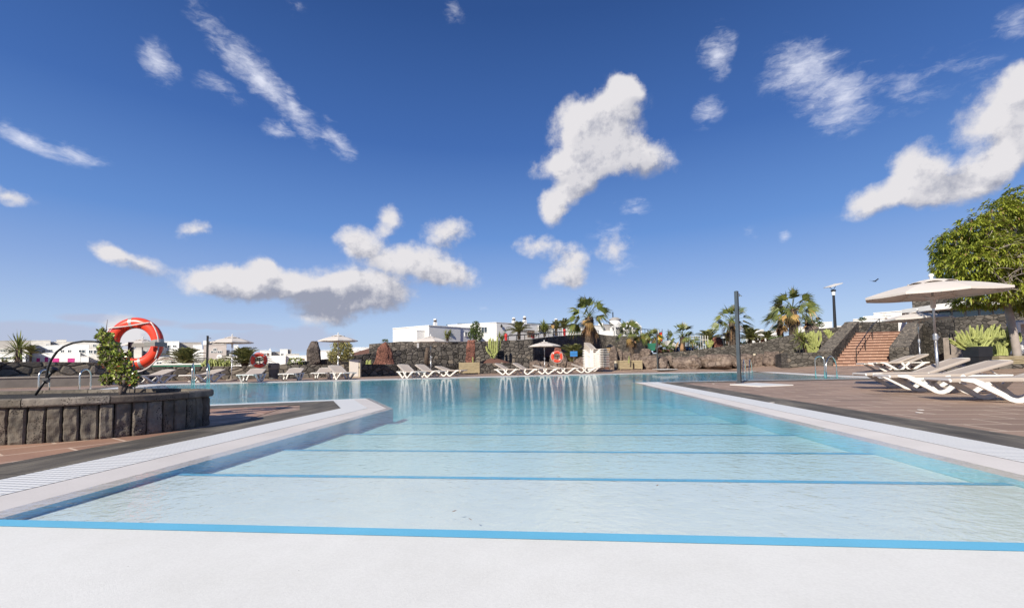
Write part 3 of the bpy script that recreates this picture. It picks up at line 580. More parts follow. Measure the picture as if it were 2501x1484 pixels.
# ================================================ sun loungers
def lounger(kind,back,label,group):
    t=thing('sun_lounger',label,'sun lounger',group=group); L1=1.14; Lb=.78; wd=.33; zs=.36
    a=R(back); hb=(L1+Lb*math.cos(a),zs+Lb*math.sin(a))
    fab=M['sling']; pl=M['plastic']
    # seat sling with turned-down edges, slight sag
    def sling(p0,p1,nu,name,y=.338,sag=.014,ext=0):
        m=MB(); vs=[]; ny_=6
        for i in range(nu+1):
            u=i/nu; x=p0[0]+(p1[0]-p0[0])*u; z=p0[1]+(p1[1]-p0[1])*u
            for j in range(ny_+1):
                v_=j/ny_*2-1; vs.append((x,y*v_,z+.012-sag*(1-v_*v_)*min(1,4*min(u,1-u)+.3)))
        k=len(vs); vs+=[(p[0],p[1]*.985,p[2]-(.062 if abs(p[1])>y*.9 else .03)) for p in vs]
        w_=ny_+1; fs=[(i*w_+j,(i+1)*w_+j,(i+1)*w_+j+1,i*w_+j+1) for i in range(nu) for j in range(ny_)]
        fs+=[tuple(k+q for q in f)[::-1] for f in fs]
        for i in range(nu): fs+=[(i*w_,k+i*w_,k+(i+1)*w_,(i+1)*w_),(i*w_+ny_,(i+1)*w_+ny_,k+(i+1)*w_+ny_,k+i*w_+ny_)]
        for j in range(ny_): fs+=[(j,j+1,k+j+1,k+j),(nu*w_+j,k+nu*w_+j,k+nu*w_+j+1,nu*w_+j+1)]
        return m.add(vs,fs).build(name,fab,t,smooth=True,bevel=.008)
    sling((.02,zs-.012),(L1,zs),10,'seat')
    sling((L1+.01,zs),hb,8,'backrest')
    fr=MB()
    for s_ in(-1,1):
        pr=[(-.005,zs-.03),(.05,zs-.018),(.35,zs-.012),(L1,zs-.012),(1.86,zs-.012)]
        for (x0,z0),(x1,z1) in zip(pr,pr[1:]):
            fr.add([(x,s_*y,z) for x,z in((x0,z0),(x1,z1)) for y,z in((wd-.035,z-.034),(wd-.002,z-.032),(wd-.002,z+.006),(wd-.035,z+.006))],[(0,1,5,4),(1,2,6,5),(2,3,7,6),(3,0,4,7),(0,3,2,1),(4,5,6,7)])
    for x in(.015,L1,1.84): fr.box((x,0,zs-.025),(.045,2*wd-.04,.035))
    fr.build('frame',pl,t,bevel=.006)
    bf=MB()
    for s_ in(-1,1):
        bf.tube([(L1,s_*(wd-.055),zs-.012),(L1+(hb[0]-L1)*.6,s_*(wd-.055),zs-.012+(hb[1]-zs)*.6),(hb[0]+.01,s_*(wd-.06),hb[1]-.005)],.017,6,flat=1.3)
    bf.tube([(hb[0]+.012,-(wd-.06),hb[1]-.005),(hb[0]+.03,0,hb[1]),(hb[0]+.012,wd-.06,hb[1]-.005)],.02,6)
    if back>8: bf.box(((L1+.5*math.cos(a)+L1+.62)/2,0,(zs+.5*math.sin(a)+zs)/2),(.03,.5,.02),M=Matrix.Rotation(0,3,'Z')) if 0 else bf.tube([(L1+.45*math.cos(a),.2,zs+.45*math.sin(a)-.03),(L1+.60,.2,zs-.03)],.012,5).tube([(L1+.45*math.cos(a),-.2,zs+.45*math.sin(a)-.03),(L1+.60,-.2,zs-.03)],.012,5)
    bf.build('back_frame',pl,t,smooth=True)
    # V shaped legs, rounded bottom
    for x0,w1,w2 in((.32,.42,.40),(1.66,-.40,-.38)):
        for s_ in(-1,1):
            f=x0+w1; e=f+w2
            path=[(x0-.20*(1 if w1>0 else -1),zs-.022),(x0-.05*(1 if w1>0 else -1),zs-.035),(x0+w1*.10,zs-.085),(x0+w1*.70,.115),(x0+w1*.90,.052),(f+.02*(1 if w1>0 else -1),.034),(f+.075*(1 if w1>0 else -1),.034),(f+w2*.36,.062),(f+w2*.52,.125),(e-w2*.08,zs-.07),(e+.02,zs-.02)]
            m=MB(); pts=[Vector((x,s_*(wd-.004),z)) for x,z in path]; wdt=[.02,.036,.044,.037,.034,.034,.034,.035,.037,.038,.042]; k=len(pts); vs=[]
            for i,p in enumerate(pts):
                tt=(pts[min(i+1,k-1)]-pts[max(i-1,0)]).normalized(); q=Vector((-tt.z,0,tt.x))*wdt[i]
                for oy in(-.03,.028): 
                    vs+=[tuple(p+q+Vector((0,s_*oy,0))),tuple(p-q+Vector((0,s_*oy,0)))]
            fs=[]
            for i in range(k-1):
                a0=i*4; c0=a0+4; fs+=[(a0,c0,c0+1,a0+1),(a0+2,a0+3,c0+3,c0+2),(a0,a0+2,c0+2,c0),(a0+1,c0+1,c0+3,a0+3)]
            fs+=[(0,1,3,2),((k-1)*4,(k-1)*4+2,(k-1)*4+3,(k-1)*4+1)]
            m.add(vs,fs).build('leg',pl,t,bevel=.007)
    return t
protos={}
def put_lounger(back,px,py,yaw,label,group,sc=1,z=None,pos=None):
    if back not in protos: o=protos[back]=lounger('l',back,label,group)
    else: o=copy_tree(protos[back])
    p=pos if pos else G2(px,py)
    o.location=(p.x,p.y,p.z if z is None else z); o.rotation_euler=(0,0,YAW+R(yaw)); o.scale=(sc,)*3; tag(o,label,'sun lounger',group); return o
def lfoot(px,py,yaw,back,label,group,dx,dy,sc=1):
    """place so that the local point (dx,dy) of the lounger stands at photo pixel"""
    p=G2(px,py); a=YAW+R(yaw); q=Vector((p.x-(dx*math.cos(a)-dy*math.sin(a))*sc,p.y-(dx*math.sin(a)+dy*math.cos(a))*sc,p.z)); return put_lounger(back,0,0,yaw,label,group,sc,pos=q)
gR='sun loungers on the right deck'
ya=-15.8
lfoot(2468,983.7,ya,17,'nearest sun lounger, cut off by the right edge of the photo',gR,.70,-.33)
lfoot(2284,962,ya,18,'middle lounger of the near right trio, between two similar ones',gR,.70,-.33)
lfoot(2210,951.3,ya,22,'farthest lounger of the near right trio, its raised back ending under the tree trunk',gR,.70,-.33)
g0=G2(2150,905)
o=lfoot(2159,907,-12,21,'front lounger of the dappled pair at the stone border',gR,.70,-.33)
o=lfoot(2190,905.5,-12,23,'rear lounger of the dappled pair at the stone border',gR,.70,-.33)
gF='sun loungers along the far pool edge'
far=[(262,939.5,82,15,'white and beige lounger partly hidden behind the small jade tree'),(362,937,84,17,'lounger with raised back below the large orange lifebuoy'),(491,934,82,15,'lounger standing behind the pool ladder at far left'),
 (600,934.5,104,16,'lounger seen end-on beside the left umbrella with the distant lifebuoy'),(700,931,102,16,'lounger seen end-on just right of the litter bin'),(778,928,101,16,'lounger seen end-on left of the umbrella by the cream cupboard'),(868,926.8,133,24,'lounger with twisted back in front of the cream cupboard'),
 (1037,923,133,27,'leftmost of three loungers by the umbrella next to the wooden planter box'),(1085,921,140,26,'middle of three loungers by the umbrella next to the wooden planter box'),(1136,918,150,17,'lounger just in front of the single wooden planter box'),
 (1277,914.5,148,26,'leftmost lounger of the row in front of the lava boulders'),(1322,914,150,27,'second lounger of the row in front of the lava boulders'),(1371,912.5,152,15,'lounger under the umbrella pole in front of the boulders'),(1413,911,156,9,'flat grey-backed lounger between the umbrella and the stack'),(1462,909.3,160,17,'lounger in front of the tall stack of loungers')]
for i,(px,py,yw,bk,lb) in enumerate(far):
    lfoot(px,py,yw,bk,lb,gF,.15 if i>2 else .5,0 if 2<i<6 else -.33,1.0 if i<7 else .97)
gS='loungers piled in the tall stack'
base=G2(1481,906.3); a=YAW+R(128)
names=['bottom','second from the bottom','third from the bottom','fourth from the bottom','fifth from the bottom','sixth and middle','fifth from the top','fourth from the top','third from the top','second from the top','topmost']
for i in range(11):
    put_lounger(38,0,0,128,'%s lounger of the tall white stack in front of the big palm'%names[i],gS,1.03,pos=Vector((base.x+rnd.uniform(-.012,.012),base.y+rnd.uniform(-.01,.01),base.z+i*.122)))

# ================================================ umbrellas
def umbrella(label):
    t=thing('sun_umbrella',label,'umbrella',group='cream sun umbrellas'); n=8; r=1.2; z1=2.03; zt=2.36
    MB().lathe([(.0,0),(.30,0),(.31,.02),(.31,.06),(.28,.075),(.06,.09),(.045,.2),(.04,.22)],24).build('base',M['conc'],t)
    MB().tube([(0,0,.05),(0,0,1.1)],.027,12).build('lower_pole',M['alu'],t,smooth=True)
    MB().tube([(0,0,1.05),(0,0,2.38)],.021,12).build('upper_pole',M['alu'],t,smooth=True)
    MB().lathe([(.03,1.03),(.045,1.05),(.045,1.15),(.03,1.18)],10).tube([(0.04,0,1.1),(.09,0,1.1)],.016,8).build('clamp',M['alu'],t)
    MB().lathe([(.028,1.72),(.045,1.75),(.045,1.9),(.12,1.95),(.12,1.965),(.03,1.98)],16).build('runner',M['canvas'],t)
    def canopy(r0,z0,r1,z1_,name,scall=.0,nr=7,drop=0,bulge=.06,flap=0):
        m=MB(); k=8; vs=[]
        for i in range(nr+1):
            u=i/nr; rr=r0+(r1-r0)*u
            for j in range(n*k):
                th=2*math.pi*j/(n*k); f=abs(((j%k)/k)-.5)*2; seg=math.cos(math.pi/n)/math.cos((((j%k)/k)-.5)*2*math.pi/n)
                q=rr*seg; z=z0+(z1_-z0)*u+bulge*math.sin(math.pi*u)*.5-(1-f*f)*.012*u+ (scall*(1-f*f) if i==nr else 0)
                vs.append((q*math.cos(th+math.pi/n),q*math.sin(th+math.pi/n),z))
        K=n*k; fs=[(i*K+j,(i+1)*K+j,(i+1)*K+(j+1)%K,i*K+(j+1)%K) for i in range(nr) for j in range(K)]
        if flap:
            b0=len(vs); vs+=[(x*1.002,y*1.002,z-flap) for x,y,z in vs[nr*K:nr*K+K]]; fs+=[(nr*K+j,b0+j,b0+(j+1)%K,nr*K+(j+1)%K) for j in range(K)]
        return m.add(vs,fs).build(name,M['canvas'],t,smooth=False,solid=.006)
    c=canopy(.16,zt-.075,r,z1,'canopy',flap=.045)
    canopy(.02,zt-.005,.42,zt-.115,'vent_cap',scall=.05,nr=4,bulge=.04)
    MB().lathe([(.02,zt-.02),(.03,zt),(.028,zt+.03),(.045,zt+.05),(.048,zt+.075),(.03,zt+.1),(.0,zt+.11)],12,capt=False).build('finial',M['plastic'],t,smooth=True)
    for j in range(n):
        th=2*math.pi*j/n+math.pi/n; c_,s_=math.cos(th),math.sin(th)
        MB().tube([(.05*c_,.05*s_,zt-.09),(r*.97*c_,r*.97*s_,z1-.02)],.010,5).build('rib',M['canvas'],t)
        MB().tube([(.1*c_,.1*s_,1.96),(r*.5*c_,r*.5*s_,zt-.23)],.008,5).build('strut',M['canvas'],t)
    return t
U0=None
for px,py,ty,lb,hw,tz in[(2293,950,668,'large cream umbrella over the near right sun loungers',191,11),(2247,906,753,'cream umbrella dappled by tree shade, standing behind the nearest one',93,40),(1052,917.8,815.5,'cream umbrella by the dry palm trunk and three loungers',44,5),
   (1330,912,830,'cream umbrella standing before the shaded wall and blue sign',40.5,9),(825,922,811.7,'cream umbrella in front of the bushy euphorbia',49,3),(565,929,815.3,'cream umbrella left of the round litter bin',54,14),(345,931,822,'cream umbrella seen through the ring of the large lifebuoy',50,20)]:
    if U0 is None: o=U0=umbrella(lb)
    else: o=copy_tree(U0)
    p=G2(px,py)
    if py==906: p=A(2247,18.8); p.z=GH(p.x,p.y)
    d=dep(p); H=at(px,ty,d).z-p.z
    o.location=p; tag(o,lb,'umbrella','cream sun umbrellas'); o.rotation_euler=(0,0,R(tz)); s_=H/2.47
    st_=math.sqrt(1+((px-1250)/1100)**2); rr=hw*d/1100/(1.2*st_); o.scale=(rr,rr,s_)
    if lb.startswith('large'): o.rotation_euler=(R(.6),R(-1.4),R(11))
# ================================================ rocks
def rock(name,label,cat,px0,px1,py0,py1,d,mat,shape='boulder',seed=0,group=None,thick=.8,sub=4,amp=.16):
    import bmesh
    c=at((px0+px1)/2,py1,d); w=(px1-px0)/1100*d/2; top=at((px0+px1)/2,py0,d).z; h=top-c.z
    bm=bmesh.new(); bmesh.ops.create_icosphere(bm,subdivisions=sub,radius=1)
    rr=random.Random(seed); sd=Vector((seed*3.7,seed*1.3,seed*7.1))
    for v in bm.verts:
        p=v.co.copy(); x,y,z=p
        if shape=='boulder':
            e=.72; x=math.copysign(abs(x)**e,x); y=math.copysign(abs(y)**e,y); z=math.copysign(abs(z)**e,z)
        t=(z+1)/2
        if shape=='pyramid':
            rr_=math.hypot(x,y)/max(1e-4,math.sqrt(max(0,1-z*z))) if abs(z)<.999 else 1; s_=max(1e-3,math.hypot(x,y)); k=(1.02-.86*t**1.15)/s_*min(1,s_*2.2); x=x*k+.10*t; y=y*k
        if shape=='menhir': k=1.02-.42*t**1.6; e=.5; x=math.copysign(abs(x)**e,x)*k+.10*math.sin(t*3)-.05; y=math.copysign(abs(y)**e,y)*k
        if shape=='pillar': e=.5; k=1.0-.28*t; x=math.copysign(abs(x)**e,x)*k+.28*t-.1; y=math.copysign(abs(y)**e,y)*k
        if shape=='heart': k=.85+.1*math.sin(t*5); x=math.copysign(abs(x)**.5,x)*k; z=z-.28*max(0,t-.6)*max(0,1-abs(x)*2.2)
        if shape in('menhir','pillar','pyramid','heart'): z=math.copysign(abs(z)**.6,z)
        q=Vector((x,y,z)); 
        a=amp*noise.noise(p*1.3+sd)*1.2+amp*.6*noise.noise(p*3.1+sd)+amp*.35*noise.noise(p*7+sd)-amp*.5*max(0,.10-abs(noise.noise(p*2.7+sd*3)))/.10*.7
        cr=abs(noise.noise(p*1.9+sd*2)); a-=amp*.7*max(0,.12-cr)/.12*.6
        v.co=q*(1+a)
    xs=[v.co.x for v in bm.verts]; zs=[v.co.z for v in bm.verts]
    for v in bm.verts:
        v.co.x=((v.co.x-min(xs))/(max(xs)-min(xs))*2-1)*w; v.co.z=(v.co.z-min(zs))/(max(zs)-min(zs))*(h+.12)-.12; v.co.y*=w*thick
    me=bpy.data.meshes.new(name); bm.to_mesh(me); bm.free(); me.materials.append(mat)
    if shape!='boulder' or True: me.polygons.foreach_set('use_smooth',[True]*len(me.polygons))
    o=bpy.data.objects.new(name,me); C.objects.link(o); o.location=c; o.rotation_euler=(0,0,YAW-math.atan((((px0+px1)/2)-1250)/1100))
    return tag(o,label,cat,group)
rock('standing_stone','tall grey-brown standing stone between the bin and the umbrella','rock',749,782,832,896,29,M['greyrock'],'menhir',3,thick=.7)
rock('standing_stone','red triangular standing stone in front of the ramp wall','rock',910,965,834,893,29.5,M['redrock'],'pyramid',5,thick=.5)
rock('standing_stone','narrow red stone pillar behind the wooden planter box','rock',1136,1161,829,889,33.2,M['redrock'],'pillar',8,thick=.8)
rock('standing_stone','dark red stone pillar behind the umbrella pole by the shaded wall','rock',1349,1373,848,890,37.5,M['redrock'],'pillar',11,thick=.8)
rock('standing_stone','broad red stone with two humps on top, beside the white posts','rock',1738,1764,822,849,38.5,M['redrock'],'heart',14,thick=.4)
rock('standing_stone','small pointed red stone on the slope before the white house','rock',1855,1869,824,836,36,M['redrock'],'pyramid',15,thick=.6)
gB='lava boulders edging the far deck'
BL=[(1290,1323,879,909,35.4,'rounded dark boulder at the left start of the boulder row'),(1310,1350,881,906,35.6,'grey boulder behind the leftmost loungers of the boulder row'),(1341,1386,857,899,36.2,'rust-tinged boulder behind the small middle lifebuoy'),(1381,1402,882,900,36,'small boulder just right of the middle lifebuoy post'),(1398,1434,871,903,36,'pinkish boulder touching the left side of the lounger stack'),
(1487,1508,843,885,37,'tall pointed boulder at the right side of the lounger stack'),(1505,1521,852,880,37.5,'small upright boulder beside the tall pointed one'),(1486,1513,879,905,35.6,'boulder at the foot of the lounger stack, right side'),(1518,1544,858,884,37.5,'smooth grey boulder above the wooden planter boxes'),(1538,1566,862,886,37.4,'dark boulder below the dry palm skirt'),(1562,1592,850,873,37.2,'round-topped boulder under the green crate'),
(1564,1634,867,904,35.4,'large brown boulder behind the distant shower pole'),(1623,1643,867,882,35.7,'small boulder wedged between two big ones, near the distant shower'),(1633,1711,869,902,35,'broad low boulder right of the distant shower pole'),(1681,1706,866,880,35.6,'small dark boulder resting behind the two broad ones'),(1707,1789,864,899,34.5,'widest brown boulder, left of the near shower pole'),(1786,1842,863,897,33.5,'pinkish boulder directly behind the near shower pole'),(1839,1867,862,897,32.5,'egg-shaped grey boulder right of the near shower pole'),(1863,1904,857,890,32,'jagged boulder between the egg-shaped one and the low wall'),(1892,1925,861,892,30.5,'split boulder leaning on the end of the low planting wall'),(1990,2001,0,0,0,'')]
for i,(a,b_,c_,d_,dp,lb) in enumerate(BL):
    if dp: rock('boulder',lb,'boulder',a,b_,c_,d_+2,dp,M['rock'],'boulder',20+i,gB,thick=.75,amp=.2)
rock('boulder','brown craggy rock behind the top of the tall cacti','boulder',1968,1997,795,812,34,M['rock'],'boulder',50,None,.7)

# ================================================ plants
def place(t,px,py,d,rz=0): t.location=at(px,py,d); t.rotation_euler=(0,0,rz); return t
def leaf_quad(m,p,d,l,wd,nrm,mi=0,droop=0):
    d=d.normalized(); s_=d.cross(nrm)
    if s_.length<1e-3: s_=d.orthogonal()
    s_.normalize(); s_*=wd/2; mid=p+d*l*.5; tip=p+d*l+Vector((0,0,-droop*l)); mid.z-=droop*l*.25
    m.add([p,mid+s_,tip,mid-s_],[(0,1,2,3)],mi)
def fan_palm(px,pyb,d,pyc,rad,label,nl=26,ndead=14,trunkr=.3,seed=1,skirt=True,gold=3,tilt=0,group=None,spread=1.,tmat=None):
    """pyb base row, pyc crown-centre row"""
    r=random.Random(seed); t=thing('fan_palm',label,'palm',group=group); place(t,px,pyb,d); H=at(px,pyc,d).z-t.location.z
    m=MB(); k=10; m.tube([(tilt*(i/k)**1.5*H,0,H*i/k-.1) for i in range(k+1)],[trunkr*(1.15-.25*(i/k)+.06*r.random()) for i in range(k+1)],12)
    for i in range(int(60*H)):
        z=r.uniform(.0,H*.98); th=r.uniform(0,6.28); q=trunkr*1.02
        b=Vector((tilt*(z/H)**1.5*H+q*math.cos(th),q*math.sin(th),z)); o=Vector((math.cos(th),math.sin(th),r.uniform(.5,1.6))).normalized()
        leaf_quad(m,b,o,trunkr*r.uniform(.35,.8),trunkr*.35,Vector((0,0,1)))
    m.build('trunk',M['trunk'],t)
    top=Vector((tilt*H,0,H)); g=MB(); gd=MB()
    def leaf(m,th,el,L,R_,dry=False):
        o=Vector((math.cos(th)*math.cos(el),math.sin(th)*math.cos(el),math.sin(el)))
        p=[top]; 
        for i in range(1,5): u=i/4; p.append(top+o*L*u+Vector((0,0,-.2*L*u*u*(1 if not dry else 1.6))))
        m.tube(p,[.03,.022,.018,.014,.010],4,cap=False)
        dd=(p[-1]-p[-2]).normalized(); side=dd.cross(Vector((0,0,1))); side=side.normalized() if side.length>.05 else Vector((1,0,0)); upv=side.cross(dd)
        nb=18; c0=p[-1]; tw=r.uniform(-1.2,1.2); side,upv=side*math.cos(tw)+upv*math.sin(tw),upv*math.cos(tw)-side*math.sin(tw)
        for b in range(nb):
            a=(b/(nb-1)-.5)*2*(.95 if not dry else .4)*spread; l=R_*(1-.25*abs(a)/1.35)*r.uniform(.88,1.08)
            bd=(dd*math.cos(a)+side*math.sin(a)+upv*.10*abs(math.sin(a))).normalized()
            q1=c0+bd*l*.55+Vector((0,0,-.03*l)); q2=c0+bd*l+Vector((0,0,-(.28 if not dry else .30)*l*r.uniform(.4,1.8)))
            sv=(side*math.cos(a)-dd*math.sin(a)).normalized()*l*.032
            m.add([c0,q1+sv+upv*.01,q2,q1-sv],[(0,1,2,3)])
    for i in range(nl):
        f=i/nl; el=R(80-105*f+r.uniform(-9,9)); leaf(g,i*2.4+r.uniform(-.3,.3),el,rad*.62*r.uniform(.85,1.12),rad*.62*r.uniform(.8,1.15))
    for i in range(ndead): leaf(gd,i*2.1+r.uniform(-.5,.5),R(r.uniform(-82,-50)),rad*.36*r.uniform(.6,1.1),rad*.48*r.uniform(.6,1.15),True)
    g.build('crown',M['fan'],t)
    if ndead: gd.build('dead_fronds',M['dead'],t)
    if gold:
        q=MB(); 
        for i in range(gold): leaf(q,r.uniform(2.6,6.6),R(r.uniform(-50,-15)),rad*.35,rad*.5)
        q.build('yellowed_fronds',M['golden'],t)
    return t
def date_palm(px,pyb,d,pyc,rad,label,nf=34,trunkr=.2,seed=1,group=None,mat=None,up_=1.,name='date_palm'):
    r=random.Random(seed); t=thing(name,label,'palm',group=group); place(t,px,pyb,d); H=max(.05,at(px,pyc,d).z-t.location.z)
    m=MB(); m.tube([(0,0,-.1),(0,0,H*.5),(0,0,H)],[trunkr*1.1,trunkr,trunkr*1.15],10)
    for i in range(40):
        z=r.uniform(0,H); th=r.uniform(0,6.28); leaf_quad(m,Vector((trunkr*math.cos(th),trunkr*math.sin(th),z)),Vector((math.cos(th),math.sin(th),1.4)),trunkr*.7,trunkr*.4,up)
    m.build('trunk',M['trunk'],t); g=MB()
    for i in range(nf):
        f=(i+.5)/nf; th=i*2.4+r.uniform(-.2,.2); el=R((86-78*f)*up_+r.uniform(-7,7)); L=rad*1.18*r.uniform(.85,1.08)
        o=Vector((math.cos(th)*math.cos(el),math.sin(th)*math.cos(el),math.sin(el))); hz=Vector((math.cos(th),math.sin(th),0)); p=[]
        for k in range(9):
            u=k/8; p.append(Vector((0,0,H))+o*L*u+hz*.12*L*u*u+Vector((0,0,-.42*L*u**2.2)))
        g.tube(p,[.028,.024,.02,.018,.015,.013,.011,.009,.005],3,cap=False)
        nn=26
        for k in range(3,nn):
            u=k/nn; j=min(7,int(u*8)); q=p[j].lerp(p[j+1],u*8-j); dd=(p[j+1]-p[j]).normalized(); sd=dd.cross(up); sd=sd.normalized() if sd.length>.05 else Vector((1,0,0))
            l=rad*.30*math.sin(math.pi*(u*.85+.12))**.6*r.uniform(.85,1.1)
            for sg in(-1,1):
                bd=(dd*.75+sd*sg*.8+sd.cross(dd)*.28).normalized(); leaf_quad(g,q,bd,l,.035*rad/1.2+.012,sd.cross(dd),droop=.12)
    g.build('crown',mat or M['date'],t); return t
def yucca(px,pyb,d,heads,label,seed=1,name='yucca',L=.55,n=70,stemr=.07,stub=None):
    """heads: (px,py,size)"""
    r=random.Random(seed); t=thing(name,label,'plant'); place(t,px,pyb,d); o0=Vector(t.location); ms=MB(); ml=MB()
    for hx,hy,s_ in heads:
        c=at(hx,hy,d+r.uniform(-.2,.2))-o0; md=Vector((c.x*.35,c.y*.35,c.z*.55))
        ms.tube([(0,0,-.1),md,c],[stemr*1.3,stemr,stemr],7)
        for i in range(n):
            f=i/n; el=R(88-125*f+r.uniform(-8,8)); th=r.uniform(0,6.28); o=Vector((math.cos(th)*math.cos(el),math.sin(th)*math.cos(el),math.sin(el)))
            leaf_quad(ml,c+Vector((0,0,r.uniform(-.25,.05)*s_)),o,L*s_*r.uniform(.8,1.15),.055*s_,up,droop=.1*f)
    ms.build('stem',M['trunk'],t); ml.build('foliage',M['yucca'],t); return t
def cactus(px,pyb,d,arms,label,r0=.09,seed=1,mat=None,cat='cactus',name='candelabra_cactus'):
    """arms: list of pixel polylines [(px,py),...]"""
    r=random.Random(seed); t=thing(name,label,cat); place(t,px,pyb,d); o0=Vector(t.location)
    for a in arms:
        dd=d+r.uniform(-.35,.35)*r0*6; P=[at(x,y,dd)-o0 for x,y in a]; Q=[]
        for i in range(len(P)-1):
            k=5
            for j in range(k): Q.append(P[i].lerp(P[i+1],j/k))
        Q.append(P[-1]); nq=len(Q)
        for i in range(1,nq-1): Q[i]=Q[i]+Vector((noise.noise((i*.7,seed,px*.1)),noise.noise((seed,i*.7,px*.1)),0))*r0*.35
        rs=[r0*(1+.12*math.sin(i*2.1+seed))*(1 if i<nq-2 else (.8 if i==nq-2 else .35)) for i in range(nq)]
        MB().tube(Q,rs,12,ribs=6,rib=.3).build('branch',mat or M['cactus'],t)
    return t
def bushy(name,label,cat,px,pyb,d,boxes,mat,n=900,l=.12,wd=.05,seed=1,stems=4,smat=None,part='foliage',upw=.4,group=None,droop=.2):
    """boxes: crown lobes (px,py,rx,ry) in photo pixels"""
    r=random.Random(seed); t=thing(name,label,cat,group=group); place(t,px,pyb,d); o0=Vector(t.location); m=MB(); s=MB(); k=d/1100
    tot=sum(b[2]*b[3] for b in boxes)
    for bx,by,rx,ry in boxes:
        c=at(bx,by,d)-o0; s.tube([(r.uniform(-.05,.05),0,-.05),c*.5+Vector((r.uniform(-.1,.1)*rx*k,0,0)),c],[max(.02,.1*rx*k),max(.012,.06*rx*k),.01],5)
        for i in range(int(n*rx*ry/tot)):
            v=Vector((r.gauss(0,1),r.gauss(0,1),r.gauss(0,1))).normalized(); q=r.uniform(.35,1.0)**.6*(.82+.36*noise.noise(v*2.2+Vector((bx,by,0))))
            p=c+rh*(v.x*rx*k*q)+fh*(v.y*min(rx,ry*1.3)*k*q)+up*(v.z*ry*k*q)
            dr=(v+Vector((r.uniform(-.6,.6),r.uniform(-.6,.6),r.uniform(-.3,.6)+upw))).normalized()
            leaf_quad(m,p,dr,l*r.uniform(.7,1.2),wd*r.uniform(.8,1.2),Vector((r.uniform(-1,1),r.uniform(-1,1),1)),droop=droop)
    s.build('stems' if part=='foliage' else 'trunk',smat or M['bark'],t); m.build(part,mat,t); return t
# big palm and neighbours
fan_palm(1441,900,37.2,772,1.95,'big fan palm with brown skirt towering behind the lounger stack',nl=26,ndead=20,trunkr=.36,seed=4,gold=2)
fan_palm(1542,866,38.2,815,1.35,'low bushy fan palm with dry skirt above the planter boxes',nl=20,ndead=14,trunkr=.22,seed=6,gold=1)
fan_palm(1620-20,858,39,826,.95,'small yellowish fan palm beside the green crate',nl=20,ndead=10,trunkr=.16,seed=7,gold=4)
fan_palm(1667,858,38.5,820,1.3,'shaggy fan palm behind the blue play tub',nl=19,ndead=14,trunkr=.22,seed=8,gold=2)
fan_palm(1789,848,36.5,785,1.55,'fan palm partly hidden by the near shower pole',nl=24,ndead=8,trunkr=.24,seed=9,gold=3)
fan_palm(1938,818,34.5,752,1.65,'tallest of the right-hand fan palms, above the tall cacti',nl=26,ndead=8,trunkr=.27,seed=10,gold=3)
fan_palm(1906,822,37,781,1.35,'shorter fan palm left of the tallest right-hand one',nl=22,ndead=7,trunkr=.2,seed=12,gold=3)
fan_palm(1971,812,36,777,1.1,'slim fan palm leaning behind the tallest right-hand palm',nl=18,ndead=6,trunkr=.12,seed=13,gold=3)
date_palm(1402,888,38.5,880,1.95,'spreading date palm behind the blue sign',nf=44,trunkr=.16,seed=3)
date_palm(1267,826,41.5,812,1.45,'feathery date palm in front of the white building chimneys',nf=30,trunkr=.14,seed=5,up_=1.15)
date_palm(1331,818,46,805,.85,'small date palm beside the stone pillar with red panel',nf=18,trunkr=.08,seed=15)
date_palm(1358,817,47,803,1.15,'date palm just right of the street lantern',nf=24,trunkr=.12,seed=16,up_=1.1)
date_palm(1378,815,49,800,1.35,'date palm near the blue-glazed window',nf=30,trunkr=.14,seed=17)
date_palm(1580,846,41,833,1.1,'small date palm in front of the bastion wall',nf=24,trunkr=.1,seed=18)
date_palm(1730,846,41,834,1.6,'wide date palm behind the red double-humped stone',nf=30,trunkr=.16,seed=19)
date_palm(1776,846,42,832,1.15,'green date palm right of the white path lamp',nf=26,trunkr=.12,seed=20)
date_palm(1832,840,36.5,828,1.35,'brownish date palm on the slope right of the shower pole',nf=34,trunkr=.14,seed=21)
date_palm(1875,834,36,826,.95,'low date palm below the white house',nf=24,trunkr=.1,seed=22)
date_palm(452,893,30,887,1.5,'date palm behind the wall left of the left shower pole',nf=40,trunkr=.14,seed=23)
date_palm(598,894,27.5,889,1.45,'date palm behind the distant lifebuoy',nf=42,trunkr=.18,seed=24)
date_palm(74,890,27,863,.75,'thin small palm beside the spiky yucca tree',nf=18,trunkr=.05,seed=25)
yucca(44,886,26,[(46,850,1.25)],'spiky yucca tree above the left wall',seed=2,L=.78,n=110,stemr=.14)
yucca(13,886,26,[(6,882,.5),(15,881,.5)],'low spiky agave at the far left of the wall top',seed=3,L=.5,n=40)
yucca(1092,836,41,[(1088,817,.8),(1098,815,.8),(1093,824,.8)],'yucca clump under the wall lamp of the white building',seed=4,L=.65,n=60)
yucca(1312,827,0,[],'',seed=1) if 0 else None
yucca(1224+73,0,0,[],'',seed=1) if 0 else None
yucca(1296-70,829,40,[(1218+2,822,.8),(1232,820,.8),(1226,826,.8)],'yucca clump left of the feathery date palm',seed=5,L=.65,n=60)
yucca(1329,820,44,[(1331-4,796,1.1),(1324,805,1.0),(1335,805,1.)],'tall yucca near the street lantern',seed=6,L=.75,n=70)
yucca(1969,861,31.2,[(1944+4,822,1.),(1962,833,1.1),(1955,826,.7)],'two-headed yucca beside the tall cacti',seed=7,L=.85,n=60,stemr=.07)
yucca(905,0,0,[],'') if 0 else None
yucca(1850,840,36.2,[(1838,826,1.),(1846,824,1.),(1855,828,.8)],'agave-like yucca on the slope crest',seed=8,L=.6,n=30)
bushy('shrub','dark shrub mass filling the gap behind the white posts','shrub',1712,858,41,[(1700,846,14,12),(1722,842,14,14),(1690,852,10,8)],M['bush'],900,.2,.08,31)
